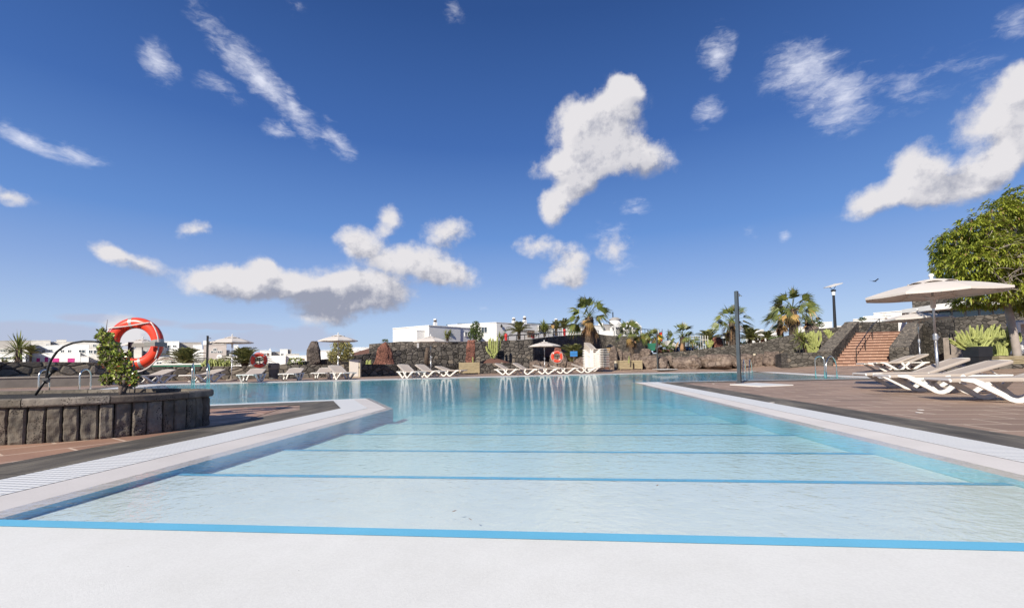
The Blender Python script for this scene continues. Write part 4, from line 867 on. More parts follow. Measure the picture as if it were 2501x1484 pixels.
bushy('shrub','olive shrub between the path lamp and the small white house','shrub',1758,852,41,[(1752,846,9,9),(1766,848,8,7)],M['bush'],500,.2,.08,32)
bushy('shrub','grey-green shrub on the crest left of the small pointed red stone','shrub',1812,846,37,[(1806,842,11,6),(1822,840,9,6)],M['bush'],500,.16,.06,33)
bushy('shrub','brown-green shrub under the shorter right-hand fan palm','shrub',1895,832,35,[(1886,829,10,5),(1902,826,8,5)],M['bush'],400,.15,.06,34)
bushy('shrub','low green shrub behind the striped flag','shrub',1625,860,41,[(1622,850,10,8),(1640,852,8,7)],M['bush'],400,.2,.07,35)
# cacti
cactus(1204,885,34.2,[[(1204,885),(1203,860),(1204,838),(1203,826)],[(1203,876),(1195,862),(1194,842),(1194,827)],[(1204,874),(1213,860),(1214,840),(1214,822)],[(1199,868),(1189,856),(1187,845)],[(1206,868),(1219,852),(1221,830)],[(1202,862),(1198,848),(1198,824)],[(1206,866),(1209,848),(1209,832)]],'candelabra cactus on the mound of red gravel',r0=.075,seed=2)
MB2=MB().lathe([(1.75,0),(1.3,.16),(.7,.38),(.25,.5),(.0,.52)],24,capt=False); o=MB2.build('gravel_mound',M['redsoil'],smooth=True); o.location=at(1205,891,34.3); o.scale=(1,.4,1); tag(o,'mound of red gravel around the candelabra cactus','mound')
cactus(1985,860,31,[[(1985,861),(1984,840),(1984,822)],[(1979,861),(1978,838),(1972,826),(1972,812)],[(1990,861),(1992,835),(1992,812)],[(1996,860),(1997,840),(1994,828),(1999,806)],[(1983,850),(1978,828),(1978,808)],[(1988,848),(1987,826),(1986,806)],[(1975,861),(1972,846),(1966,838)],[(1984,832),(1966,822),(1964,811)],[(1997,846),(2004,832),(2003,808)],[(1988,832),(1981,820),(1981,808)]],'dense clump of tall pale cacti next to the two-headed yucca',r0=.075,seed=3)
cactus(2030,845,30.5,[[(2031,845),(2028,828),(2020,816),(2011,806)],[(2031,845),(2030,826),(2030,808)],[(2033,845),(2035,828),(2036,813)],[(2034,842),(2041,830),(2041,819)],[(2028,830),(2020,812),(2018,803)],[(2026,820),(2024,804)]],'smaller spreading cactus against the slope of the stair wall',r0=.075,seed=4)
cactus(1733,849,38,[[(1733,849),(1732,838),(1730,828)],[(1733,849),(1736,838),(1737,829)],[(1731,848),(1725,840),(1723,832)],[(1734,848),(1740,838),(1741,832)]],'small pale cactus beside the broad red stone',r0=.07,seed=5)
cactus(899,890,28.6,[[(895+i*3.2,891),(895+i*3.2+(-1)**i,878+(i%3)*1.5)] for i in range(4)],'short yellow-green cactus clump left of the red triangular stone',r0=.07,seed=6)
cactus(1268-113,888,32.6,[[(1155,887),(1154,878),(1154,871)]],'single small green shoot standing in the wooden planter box',r0=.05,seed=7,name='agave_shoot')
cactus(1540-5,888,33.6,[[(1535,886),(1536,868)]],'single slim green shoot above the twin planter boxes',r0=.045,seed=8,name='agave_shoot')
r=random.Random(5)
hedge=[[(492+i*3.3+r.uniform(-2,2),893),(490+i*3.4+r.uniform(-3,3),874+r.uniform(0,9)+(4 if i<4 or i>16 else 0))] for i in range(22)]
cactus(525,893,26.5,hedge,'low olive cactus hedge behind the wall near the left pool ladder',r0=.11,seed=9,cat='cactus',name='cactus_hedge')
# euphorbia, small trees
bushy('euphorbia_bush','big round euphorbia bush of knobbly pale branches behind the umbrella','bush',828,889,28.6,[(832,858,27,29),(815,872,18,18),(845,850,18,20),(826,838,14,14),(850,868,16,18)],M['euph'],2400,.17,.06,3,upw=.9)
bushy('small_tree','round dark green tree in front of the white building','tree',1162,834,39,[(1163,812,17,20),(1160,798,12,14),(1168,820,15,12),(1153,817,11,12),(1164,792,7,8)],M['bush'],1600,.17,.07,4,part='crown')
bushy('flowering_shrub','low shrub with reddish tips on the bank right of the bin','shrub',722,893,27.5,[(714,880,9,6),(728,879,10,6),(738,882,7,6),(706,888,6,3)],M['jade'],420,.12,.05,6)
bushy('oleander','grey-green oleander by the stone pillar with the red panel','shrub',1302,822,43,[(1297,817,6,5),(1306,818,7,5)],M['bush'],240,.16,.05,7)
bushy('slope_tree','thin-crowned tree right of the tallest right-hand palm','tree',1982,804,38,[(1990,789,16,9),(1975,784,10,9),(2003,792,9,6),(1964,792,8,6)],M['bush'],900,.16,.06,8,part='crown')
bushy('shrub','dark green shrub on the roof line left of the stairs','shrub',2105,786,36,[(2103,779,6,3.5),(2110,778,5,3)],M['bush'],200,.12,.06,9)
bushy('shrub','pale flowering shrub behind the top of the right flank wall','shrub',2229,806,31,[(2228,792,6,8),(2232,800,5,6)],M['jade'],260,.12,.06,10)
bushy('shrub','tiny tuft of shrub on the retaining wall top','shrub',940,836,43,[(940,833,8,3.5)],M['bush'],140,.2,.06,11)
bushy('shrub','brushwood shrub at the foot of the left shower wall','shrub',655,898,27,[(655,893,9,3)],M['bush'],100,.12,.04,12)
t=thing('palm_stump','dead bare palm trunk standing behind the umbrella','tree stump'); place(t,1041,887,30); MB().tube([(0,0,-.1),(.02,0,.5),(.09,0,1.05)],[.17,.15,.13],12).build('trunk',M['trunk'],t,smooth=True)
# ---------------- tree at right
def big_tree():
    r=random.Random(11); t=thing('large_tree','large leafy tree with pale leaning trunk at the right edge','tree'); d=16.3; place(t,2488,897,d); o0=Vector(t.location)
    P=lambda x,y,dd=0: at(x,y,d+dd)-o0
    tr=MB(); tr.tube([P(2489,900),P(2483,860),P(2474,810),P(2465,768),P(2457,735)],[.125,.12,.115,.11,.11],14)
    limbs=[]
    def limb(a,b,r0,r1,lvl):
        md=a.lerp(b,.5)+Vector((r.uniform(-.15,.15),r.uniform(-.15,.15),r.uniform(0,.2)))*(b-a).length*.5
        tr.tube([a,md,b],[r0,(r0+r1)/2,r1],7,cap=False); limbs.append((a,md,b,lvl))
    base=P(2457,738)
    lobes=[(2330,590,0,46,40),(2395,560,-.5,60,48),(2450,520,0,55,45),(2505,490,.5,60,45),(2570,520,0,80,70),(2320,650,0,42,40),(2380,640,-1.2,60,50),(2450,620,-1.5,70,55),(2530,620,-1.5,80,60),(2300,620,.6,34,34),(2340,690,-.4,45,28),(2400,700,-1.,55,34),(2470,700,-1.2,60,40),(2560,690,-1,70,50),(2420,735,0,50,18),(2360,738,.2,40,14),(2500,745,0,45,20),(2440,580,1.8,60,50),(2520,560,2.2,70,60),(2360,610,1.8,50,45),(2450,680,2.0,60,40),(2640,600,0,70,80),(2620,690,0,60,40)]
    m=MB(); k=d/1100
    for i,(x,y,dd,rx,ry) in enumerate(lobes):
        c=P(x,y,dd); q=base+Vector((r.uniform(-.1,.1),r.uniform(-.1,.1),.1)); limb(q,c,.07,.02,0)
        for _ in range(4):
            e=c+Vector((r.gauss(0,1),r.gauss(0,1),r.gauss(0,.7))).normalized()*rx*k*.8; limb(c.lerp(q,.2),e,.022,.006,1)
        ncl=int(rx*ry/11.5)
        for _ in range(ncl):
            v=Vector((r.gauss(0,1),r.gauss(0,1),r.gauss(0,1))).normalized(); qq=r.uniform(.3,1)**.5
            qq*=.85+.4*noise.noise(v*2+Vector((x,y,0))*.1)
            p=c+rh*(v.x*rx*k*qq)+fh*(v.y*rx*k*.8*qq)+up*(v.z*ry*k*qq)
            hd=(v+Vector((r.uniform(-.5,.5),r.uniform(-.5,.5),r.uniform(-.1,.5)))).normalized()
            # a twig with a drooping whorl of long leaves
            for j in range(9):
                th=j*.75+r.uniform(-.3,.3); sd=hd.orthogonal().normalized(); sd=(sd*math.cos(th)+hd.cross(sd)*math.sin(th))
                dr=(hd*.55+sd*r.uniform(.5,1.)+Vector((0,0,-.15))).normalized(); l=r.uniform(.15,.24)
                sv=dr.cross(up); sv=sv.normalized()*.024 if sv.length>.05 else Vector((.02,0,0))
                a=p+dr*l*.5+Vector((0,0,-.02)); b=p+dr*l*.85+Vector((0,0,-.35*l))
                m.add([p,a+sv,b,a-sv],[(0,1,2,3)])
    # bare twigs on the sunlit side
    for _ in range(60):
        a=P(r.uniform(2430,2501),r.uniform(600,730),-1.5-r.random()*.6); b=a+Vector((r.uniform(-.7,.7),r.uniform(-.4,.1),r.uniform(-.15,.5))); tr.tube([a,a.lerp(b,.5)+Vector((0,0,.04)),b],[.009,.006,.003],4,cap=False)
    tr.build('trunk',M['treebark'],t,smooth=True); m.build('crown',M['tree'],t)
big_tree()
# jade tree and small plants in the stone planter
def jade():
    r=random.Random(9); d=5.1; t=thing('jade_tree','small jade tree with thick stems growing in the stone planter','shrub'); place(t,299,962,d); o0=Vector(t.location)
    P=lambda x,y,dd=0: at(x,y,d+dd)-o0
    s=MB(); m=MB(); tips=[]
    for pts,rs in(([(299,962),(297,945),(290,920),(283,895),(272,860),(262,825)],[.055,.05,.04,.032,.022,.01]),([(300,958),(304,930),(303,905),(300,880),(292,850)],[.04,.035,.03,.022,.01]),([(302,955),(312,935),(322,912),(328,890)],[.035,.03,.022,.012]),([(289,915),(275,895),(262,870),(250,840)],[.02,.016,.012,.008]),([(292,880),(305,865),(318,850)],[.018,.012,.007]),([(283,900),(262,918),(248,932)],[.014,.01,.006])):
        s.tube([P(x,y,r.uniform(-.04,.04)) for x,y in pts],[k*.62 for k in rs],8)
    lob=[(262,830,20,20),(252,850,16,22),(275,845,22,20),(268,868,26,22),(255,880,16,16),(285,870,24,20),(297,890,22,18),(280,900,26,18),(310,905,18,16),(328,918,13,14),(288,925,20,14),(262,925,16,10),(305,928,16,14),(240,822,8,8),(318,868,10,8),(250,810,8,8),(262,935,12,5),(325,935,10,8)]
    for x,y,rx,ry in lob:
        for _ in range(int(rx*ry/6.5)):
            v=Vector((r.gauss(0,1),r.gauss(0,1),r.gauss(0,1))).normalized()*r.uniform(.2,1.05); c=P(x+v.x*rx,y-v.z*ry,v.y*rx*d/1100*.8)
            hd=Vector((r.gauss(0,1),r.gauss(0,1),r.gauss(0,.8)+.6)).normalized()
            s.tube([c-hd*.04,c+hd*.02],[.004,.003],4,cap=False)
            for j in range(6):
                th=j*1.05+r.random(); sd=hd.orthogonal().normalized(); sd=sd*math.cos(th)+hd.cross(sd)*math.sin(th); dr=(hd*.6+sd).normalized()
                l=r.uniform(.022,.038); nv=dr.cross(sd.cross(hd)).normalized(); sv=dr.cross(nv).normalized()*l*.36; b=c+hd*r.uniform(-.02,.02)
                m.add([b,b+dr*l*.35+sv,b+dr*l*.8+sv*.8,b+dr*l,b+dr*l*.8-sv*.8,b+dr*l*.35-sv],[(0,1,2,3,4,5)])
    for x,y,x2,y2 in((250,818,233,802),(256,815,247,795),(258,812,262,780),(245,835,228,825),(320,860,332,845)): s.tube([P(x,y),P(x2,y2)],[.005,.002],5)
    s.build('trunk',M['bark'],t,smooth=True); m.build('foliage',M['jade'],t)
jade()
def weed(px,py,lb,seed,w=9):
    r=random.Random(seed); t=thing('weed',lb,'plant'); d=5.0; place(t,px,py,d); t.location.z=.30; m=MB()
    for _ in range(60):
        v=Vector((r.uniform(-1,1)*w*d/1100,r.uniform(-.04,.04),0)); leaf_quad(m,v,Vector((r.uniform(-1,1),r.uniform(-1,1),r.uniform(.6,1.6))),r.uniform(.03,.06),.018,up)
    m.build('foliage',M['jade'],t)
weed(196,956,'low green weed in the planter left of the jade tree',1); weed(262,952,'low green weed at the foot of the jade tree',2,12)

M['binarm']=basic('grey_painted_arm',(.27,.26,.24),(.2,.19,.18),.5,5,30,.1,.002)
# ================================================ poolside objects
def lifebuoy(lb,c,Rr,r0,rz,group=None,big=False):
    t=thing('lifebuoy',lb,'lifebuoy',c,rz,group); n=64; k=18; vs=[]
    for i in range(n):
        a=2*math.pi*i/n
        for j in range(k):
            b=2*math.pi*j/k; q=Rr+r0*math.cos(b); vs.append((q*math.cos(a),r0*.82*math.sin(b),q*math.sin(a)))
    MB().add(vs,[(i*k+j,((i+1)%n)*k+j,((i+1)%n)*k+(j+1)%k,i*k+(j+1)%k) for i in range(n) for j in range(k)]).build('ring',M['orange'],t,smooth=True)
    for a0 in ((1.74,.10,5.02,3.4) if big else (.8,2.4,3.9,5.5)):
        vs=[];w_=.11 if big else .15; f=1.02
        for i in range(5):
            a=a0-w_/2*2*.6+w_*1.2*i/4
            for j in range(k):
                b=2*math.pi*j/k; q=Rr+r0*f*math.cos(b); vs.append((q*math.cos(a),r0*.82*f*math.sin(b),q*math.sin(a)))
        MB().add(vs,[(i*k+j,(i+1)*k+j,(i+1)*k+(j+1)%k,i*k+(j+1)%k) for i in range(4) for j in range(k)]).build('reflective_band',M['tape'],t,smooth=True)
    anchors=[.9,2.55,4.2,5.65] if big else [.78,2.35,3.93,5.5]
    ro=Rr+r0*1.05
    for i in range(4):
        a=anchors[i]; b=anchors[(i+1)%4]; b=b if b>a else b+2*math.pi; pts=[]
        for s_ in range(13):
            u=s_/12; th=a+(b-a)*u; x=ro*math.cos(a)*(1-u)+ro*math.cos(b)*u; z=ro*math.sin(a)*(1-u)+ro*math.sin(b)*u; 
            x2=ro*1.02*math.cos(th); z2=ro*1.02*math.sin(th)
            f=.25 if (i==0 and big) else (.75 if i!=1 else 1.12); sag=-.035*math.sin(math.pi*u) if i==0 else 0
            if i==2: sag=-.05*math.sin(math.pi*u)
            pts.append((x*(1-f)+x2*f,-(r0*.9+.012*math.sin(math.pi*u)) if i in(0,3) else -.02,z*(1-f)+z2*f+sag))
        MB().tube(pts,.0085 if big else .012,6).build('rope',M['rope'],t,smooth=True)
    return t
d=5.7; c=at(330.5,838,d); sc=d/1100; lifebuoy('large orange lifebuoy with looped white rope behind the jade tree',c,.258,.069,YAW+R(7),None,True)
t=thing('lifebuoy_stand','steel post and arm carrying the large lifebuoy','stand'); p=at(316,957,d+.10); t.location=p; t.rotation_euler=(0,0,YAW+R(2)); h=at(316,835,d+.1).z-p.z
MB().box((0,0,h/2-.05),(.045,.045,h+.1)).build('post',M['darkpole'],t,bevel=.004)
MB().box((.235,-.02,h-.04),(.43,.025,.055)).box((.455,-.11,h-.04),(.02,.2,.055)).box((.40,-.215,h-.04),(.13,.012,.055)).build('arm',M['binarm'],t,bevel=.003)
MB().box((.045,-.05,h-.50),(.1,.12,.14)).build('bracket',M['darkpole'],t,bevel=.006)
def far_buoy(lb,px,py,d,w,pb,slb):
    lifebuoy(lb,at(px,py,d),.27*w,.085*w,YAW-math.atan((px-1250)/1100),'distant lifebuoys on posts')
    q=at(px+1,pb,d+.14); t=thing('lifebuoy_post',slb,'post',q,YAW); h=at(px,py,d).z-q.z+.1
    MB().tube([(0,0,-.1),(0,0,h)],.03,8).build('post',M['darkpole'],t); MB().tube([(-.3,0,h-.05),(.3,0,h-.05)],.022,6).build('arm',M['darkpole'],t)
far_buoy('small lifebuoy beside the date palm and the round bin',632.5,879,24.2,.95*1.2,926,'thin post holding the lifebuoy beside the bin')
far_buoy('small lifebuoy in front of the boulders left of the blue sign',1360,870.5,33.0,1.02*1.2,904,'thin post holding the lifebuoy left of the blue sign')
# rails
def u_rail(t,name,pa,pb,h,z0=-.1,r=.021,depth_to=0):
    """inverted U between two ground points"""
    pa=Vector(pa);pb=Vector(pb); dd=pb-pa; L=dd.length/2; m_=(pa+pb)/2; e=dd.normalized(); pts=[pa+Vector((0,0,z0)),pa+Vector((0,0,h*.35)),pa+Vector((0,0,h-L))]
    for i in range(1,12):
        a=math.pi*i/12; pts.append(m_-e*L*math.cos(a)+Vector((0,0,h-L+L*math.sin(a))))
    pts+=[pb+Vector((0,0,h-L)),pb+Vector((0,0,h*.35)),pb+Vector((0,0,z0))]
    MB().tube(pts,r,12).build(name,M['chrome'],t,smooth=True)
    for q in(pa,pb): pass
def ladder(lb,us,group='chrome pool ladders'):
    t=thing('pool_ladder',lb,'pool ladder',(0,0,0),0,group)
    for a,b,ty in us:
        A_=G(*a); B_=G(*b); h=at(a[0],ty,dep(A_)).z; u_rail(t,'handrail',A_,B_,h)
    return t
ladder('pair of steel handrails on the deck behind the black hose, far left',[((93,962),(119,960),903)])
ladder('single steel handrail arch between the black hose and the jade tree',[((193,957),(220,955),902)])
ladder('pool ladder of two narrow arches at the far pool edge on the left',[((468,941),(473,939.5),888),((505,940),(510,938.5),888)])
ladder('double-arched pool ladder at the right arm of the pool',[((1992,918.5),(2014,918.8),870),((2018,921),(2044,919.5),870)])
ladder('double-arched pool ladder right behind the near shower pole',[((1814,910),(1821,907.5),877),((1829,909.5),(1836.5,907.5),877)])
# showers
def shower(lb,pb,ty,tray,tilt=0,w=.16):
    p=G2(*pb); t=thing('pool_shower',lb,'shower',p,YAW+R(20),'shower poles'); h=at(pb[0],ty,dep(p)).z-p.z
    MB().box((0,0,h/2),(w*.55,w*.8,h)).build('column',M['darkpole'],t,bevel=.004)
    MB().box((-w*.30,-w*.1,h/2+.0),(w*.10,w*.9,h+.01)).build('front_panel',M['mirror'],t,bevel=.003)
    MB().tube([(w*.2,0,h-.09),(w*.75,-.02,h-.09),(w*.95,-.03,h-.13)],.016,8).lathe([(.05,-.15),(.05,-.135),(.015,-.12)],12,(w*.95,-.03,h)).build('shower_head',M['chrome'],t)
    MB().lathe([(.02,-.02),(.03,0),(.02,.02)],10,(w*.32,-w*.4,1.1)).build('tap',M['chrome'],t)
    MB().box((0,0,.012),(w*1.3,w*1.3,.024)).build('foot_plate',M['chrome'],t,bevel=.003)
    if tray:
        q=[G2(*v) for v in tray]; z=max(v.z for v in q)+.006; o=MB().prism([(v.x,v.y) for v in q],z-.02,z+.018).build('shower_tray',M['plastic'],bevel=.006); tag(o,'flat white tray on the deck at the foot of the '+lb.split(',')[0],'shower tray')
shower('near shower pole, dark steel with bright panel',(1806,935.5),711,[(1781.7,940),(1845.5,936),(1937.7,940.9),(1856.5,944.5)],0,.125)
shower('distant shower pole, thin and dark before the big boulder',(1606,901.5),812,[(1592,902.4),(1625,900.6),(1655,903.2),(1612,905)],0,.13)
shower('left shower pole, dark, beside the far pool ladder',(505,931),819.5,[(458,931.5),(480,928.8),(512,929.8),(490,932.6)],0,.12)
# lids and small litter on the deck
lids=[(1742,937.3,'white lid beside the near shower tray, on its left'),(1885,985,'white lid near the middle of the right tiles'),(2248,1003,'small white lid close to the right tile edge'),(2245,1010,'small white lid on the stone band below the right tiles')]
for px,py,lb in lids:
    p=G2(px,py); o=MB().lathe([(.036,0.008),(.038,.013),(.032,.016)],14).build('drain_lid',M['canvas']); o.location=p; tag(o,lb,'drain lid','small white drain lids')
# bin
t=thing('litter_bin','round ribbed litter bin with brown rim between two end-on loungers','litter bin',G(668,925.5),YAW); h=zat(t.location,886)
MB().lathe([(.20,0),(.23,.02),(.2,.08),(.215,.1),(.25,h*.62),(.26,h*.63)],24).build('body',M['bin'],t)
MB().lathe([(.275,h*.63),(.28,h*.66),(.28,h*.93),(.26,h*.97),(.20,h)],24).build('hood',M['bintop'],t)
MB().box((-.08,-.275,h*.79),(.13,.03,.13)).build('opening',M['black'],t)
rb=MB()
for i in range(24):
    a=2*math.pi*i/24; rb.box((.235*math.cos(a),.235*math.sin(a),h*.36),(.012,.02,h*.5),a)
rb.build('ribs',M['bin'],t)
# cupboard
t=thing('pool_cupboard','cream upright cupboard behind the lounger with twisted back','cupboard',at(867,921,26.2),YAW+R(10)); t.location.z=0; h=at(867,877,26.2).z; w=26/1100*26.2
MB().box((0,0,h/2),(w,.4,h)).build('body',M['cream'],t,bevel=.01); MB().box((-.03,-.205,h/2),(w*.78,.015,h*.9)).build('door',M['canvas'],t,bevel=.004); MB().box((w*.38,-.215,h*.55),(.02,.02,.1)).build('handle',M['black'],t)
# wooden planter boxes
def wbox(lb,x0,x1,y0,y1,d,rz=0):
    p=at((x0+x1)/2,y1,d); t=thing('wooden_planter',lb,'planter box',(p.x,p.y,GH(p.x,p.y)),YAW+rz,'wooden planter boxes'); w=(x1-x0)/1100*d; h=at((x0+x1)/2,y0,d).z-t.location.z; n=5; dp_=.75
    m=MB()
    for i in range(n):
        z=.06+(h-.06)*(i+.5)/n
        for s_ in(-1,1): m.box((0,s_*dp_/2,z),(w,.03,(h-.06)/n-.012)); m.box((s_*(w/2-.015),0,z),(.03,dp_-.031,(h-.06)/n-.012))
    m.build('boards',M['wood'],t)
    for a in(-1,1):
        for b in(-1,1): MB().box((a*(w/2-.06),b*(dp_/2-.05),h/2),(.07,.06,h)).build('corner_post',M['wood'],t)
    MB().box((0,0,h-.12),(w-.06,dp_-.06,.05)).build('soil',M['soil'],t)
wbox('single long wooden planter box behind the middle loungers',1122,1172,884.5,920,31)
wbox('left box of the twin wooden planters beside the lounger stack',1510,1542,879.5,906.5,34.3)
wbox('right, greyer box of the twin wooden planters',1543,1568,879.5,905.5,34.6,R(-14))
# bollards
for px,y0,y1,dd,lb in((1226,885,914,33.2,'grey path bollard left of the boulder row'),(1503.5,881,908,34.2,'grey path bollard beside the twin planter boxes'),(1843,863,888,33.2,'pale-topped path bollard behind the near shower')):
    p=at(px,y1,dd); t=thing('bollard_light',lb,'bollard',p,0,'path bollards'); h=at(px,y0,dd).z-p.z
    MB().tube([(0,0,-.1),(0,0,h*.8)],.11,12).build('post',M['bin'],t); MB().tube([(0,0,h*.8),(0,0,h)],.10,12).build('lamp_head',M['cream'],t)
# blue sign
p=at(1401,875,36); t=thing('sign','small blue sign of two panels on a thin post before the date palm','sign',p,YAW); k=36/1100
MB().tube([(0,0,-.4),(0,0,.72)],.02,6).build('post',M['alu'],t); MB().box((0,-.03,.48),(.58,.02,.2)).build('panel',M['blue'],t); MB().box((0,-.03,.26),(.58,.02,.2)).build('panel',M['blue'],t)
# hose and garden spot in the planter
dd=4.95; P=lambda x,y,e=0: at(x,y,dd+e)
hp=[(83,968),(96,940),(103,915),(110,890),(122,865),(140,846),(165,836),(190,832.5),(215,833),(240,836)]
hp=[(112,936),(113,918),(117,897),(125,878),(138,859),(155,846),(178,837),(203,833),(228,833.5),(246,836)]
o=MB().tube([P(x,y) for x,y in hp],.0115,8).build('garden_hose',M['black'],smooth=True); tag(o,'black hose arching from the planter stake up to the jade tree','hose')
t=thing('garden_stake','black slanted stake with a clamp and spot head rising from the planter','garden spotlight',P(87,962))
q=Vector(t.location); L_=lambda x,y:P(x,y)-q
MB().tube([L_(86,964),L_(113,925)],.012,8).build('stake',M['black'],t,smooth=True); MB().tube([L_(113,925),L_(129,905)],[.012,.014],8).build('arm',M['black'],t,smooth=True)
MB().tube([L_(126,909),L_(134,899)],[.02,.032],10).build('spot_head',M['black'],t); MB().box(L_(112,926),(.055,.04,.03),.4).box(L_(117,930),(.03,.03,.03),.9).build('clamp',M['bin'],t)
o=MB().tube([at(328,962,5.5),at(329,935,5.5),at(328,905,5.5),at(325,880,5.5)],.008,6).build('grey_conduit',M['bin'],smooth=True); tag(o,'thin grey conduit rising beside the jade tree stems','pipe')
# black pot cactus, wooden planter, white kiosk at right
t=thing('plant_pot','square black plant pot on the deck behind the right loungers','plant pot'); p=A(2388,15.6); t.location=(p.x,p.y,.3); t.rotation_euler=(0,0,R(10)); z0=.3; k=15.6/1100
ht=at(2388,846,15.6).z-.3; MB().add([(sx*w_*.58,sy*w_*.58,z) for z,w_ in((0,.36),(ht*.52,.42),(ht*.52,.44),(ht,.46)) for sx,sy in((-1,-1),(1,-1),(1,1),(-1,1))],[(i*4+j,i*4+(j+1)%4,(i+1)*4+(j+1)%4,(i+1)*4+j) for i in range(3) for j in range(4)]+[(3,2,1,0),(12,13,14,15)]).build('body',M['black'],t,bevel=.01)
r=random.Random(8)
def cluster(n,x0,x1,yb,lean):
    out=[]
    for i in range(n):
        u=(i+.5)/n; x=x0+(x1-x0)*u; tx=x+lean*(u-.55)*60+r.uniform(-5,5); ty=r.uniform(790,815)+ (12 if u<.2 else 0); b=(x0+x1)/2+(x-(x0+x1)/2)*.5
        out.append([(b,yb),((b+tx)/2,(yb+ty)/2+6),(tx,ty)])
        if r.random()<.8: out.append([((b+tx)/2,(yb+ty)/2+6),(tx+r.uniform(6,11),(yb+ty)/2),(tx+r.uniform(5,10),ty+r.uniform(4,14))])
    return out
cactus(2392,848,15.8,cluster(17,2348,2424,850,1.0)+[[(2385,850),(2360,838),(2338,830),(2332,822)],[(2385,852),(2355,852),(2335,845)]],'wide yellow-green cactus spilling from the square black pot',r0=.045,seed=12)
cactus(2440,862,16.6,cluster(15,2412,2478,868,.3),'upright yellow-green cactus planted in the long wooden box',r0=.048,seed=13)
wbox('long low wooden planter box holding the upright cactus at right',2412,2500,869,893,16.2)
t=thing('kiosk','white box-shaped kiosk with open front at the right edge','kiosk',A(2492,20),YAW-R(20)); z1=at(2492,816,20).z
MB().box((.75,.3,(.3+z1)/2),(1.9,.08,z1-.3)).box((-.16,0,(.3+z1)/2),(.1,.7,z1-.3)).box((.75,0,z1-.04),(1.8,.62,.08)).box((.1,-.2,.6),(.6,.3,.6)).build('body',M['white'],t); MB().box((.75,.2,1.2),(1.4,.06,1.2)).build('opening',M['beige'],t)
t=thing('ramp_handrail','short dark handrail at the foot of the terrace wall','handrail',A(2322,19),YAW)
MB().tube([(0,0,.25),(0,0,1.1),(.12,0,1.14),(.5,.3,.62)],.022,8).build('rail',M['black'],t)
t=thing('wall_door','brownish service door set in the terrace wall','door'); p0=A(2312,25.9); p1=A(2362,25.2); z1=at(2337,827,25.6).z; d_=(p1-p0).normalized(); nn=Vector((d_.y,-d_.x,0))*.03
MB().prism([p0,p1,p1+nn*3,p0+nn*3],.25,z1).build('leaf',M['conc'],t); MB().prism([p0-d_*.08,p0,p0+nn*4,p0-d_*.08+nn*4],.25,z1+.08).prism([p1,p1+d_*.08,p1+d_*.08+nn*4,p1+nn*4],.25,z1+.08).prism([p0,p1,p1+nn*4,p0+nn*4],z1,z1+.08).build('frame',M['conc'],t)
# solar street lamp, path lamp, lantern
def solar(px,yb,yt,d):
    p=at(px+3,yb,d); t=thing('solar_street_lamp','tall dark street lamp with tilted solar panel on top','street lamp',(p.x,p.y,p.z-.4),YAW); H=at(px,yt+14,d).z-p.z+.4
    MB().tube([(0,0,0),(0,0,H)],[.11,.085],12).build('pole',M['black'],t); MB().tube([(0,0,H),(0,0,H+.3)],[.12,.13],12).build('lamp_glass',M['lampglass'],t); MB().tube([(0,0,H+.3),(0,0,H+.42)],[.17,.17],12).build('cap',M['black'],t)
    MB().tube([(0,0,H+.42),(-.3,0,H+.62)],.02,5).tube([(0,0,H+.42),(.28,0,H+.85)],.02,5).build('bracket',M['black'],t)
    MB().box((0,0,H+.75),(.95,.8,.05),M=Matrix.Rotation(R(-18),3,'Y')@Matrix.Rotation(R(6),3,'X')).build('solar_panel',M['offwhite'],t)
solar(2036,795,707,34)
p=at(1768,850,38.5); t=thing('path_lamp','short black path lamp with white head above the garden wall','street lamp',p,YAW); h=at(1768,816,38.5).z-p.z
MB().tube([(0,0,-.2),(0,0,h*.72)],.12,10).build('post',M['black'],t); MB().tube([(0,0,h*.72),(0,0,h*.93)],.11,10).build('lamp_glass',M['lampglass'],t); MB().lathe([(.25,h*.93),(.22,h*.97),(.05,h)],12).build('cap',M['black'],t)
def lantern(name,lb,px,yb,yt,d,s=1):
    p=at(px,yb,d); t=thing(name,lb,'lantern',p,YAW); H=at(px,yt,d).z-p.z; w=.26*s
    MB().tube([(0,0,-.3),(0,0,H-.55*s)],.04*s+.01,8).build('post',M['black'],t); MB().lathe([(w*.5,H-.55*s),(w*.8,H-.2*s)],6).build('glass',M['amber'],t); MB().lathe([(w,H-.2*s),(w*.9,H-.16*s),(w*.2,H-.02*s),(.02,H)],6).build('roof',M['black'],t)
lantern('street_lantern','tall black street lantern in front of the white building',1351,822,788,44)
lantern('garden_lantern','low garden lantern with amber glass left of the tall pointed boulder',1489.5,866,840,38,1.35)
# railings
def railing(lb,pts,h,posts,name='railing'):
    t=thing(name,lb,'railing'); P_=[at(x,y,d) for x,y,d in pts]; MB().tube([p+up*h for p in P_],.045,6).build('top_rail',M['black'],t)
    if h>.6: MB().tube([p+up*h*.5 for p in P_],.02,5).build('mid_rail',M['black'],t)
    n=posts
    for i in range(n):
        u=i/(n-1)*(len(P_)-1); k=min(len(P_)-2,int(u)); q=P_[k].lerp(P_[k+1],u-k); MB().tube([q-up*.1,q+up*h],.035,5).build('post',M['black'],t)
railing('long black railing along the wall top in front of the white building',[(1241,832,36.2),(1301,828.3,36.3),(1340,823,41.7),(1411,817,50.2),(1461,815,58.2)],.42,13)
railing('black railing round the curved terrace below the white pergola',[(1553,820,57.6),(1575,819.6,58.8),(1588,819.5,62.2),(1600,820.5,66),(1608,822,68)],.85,9)
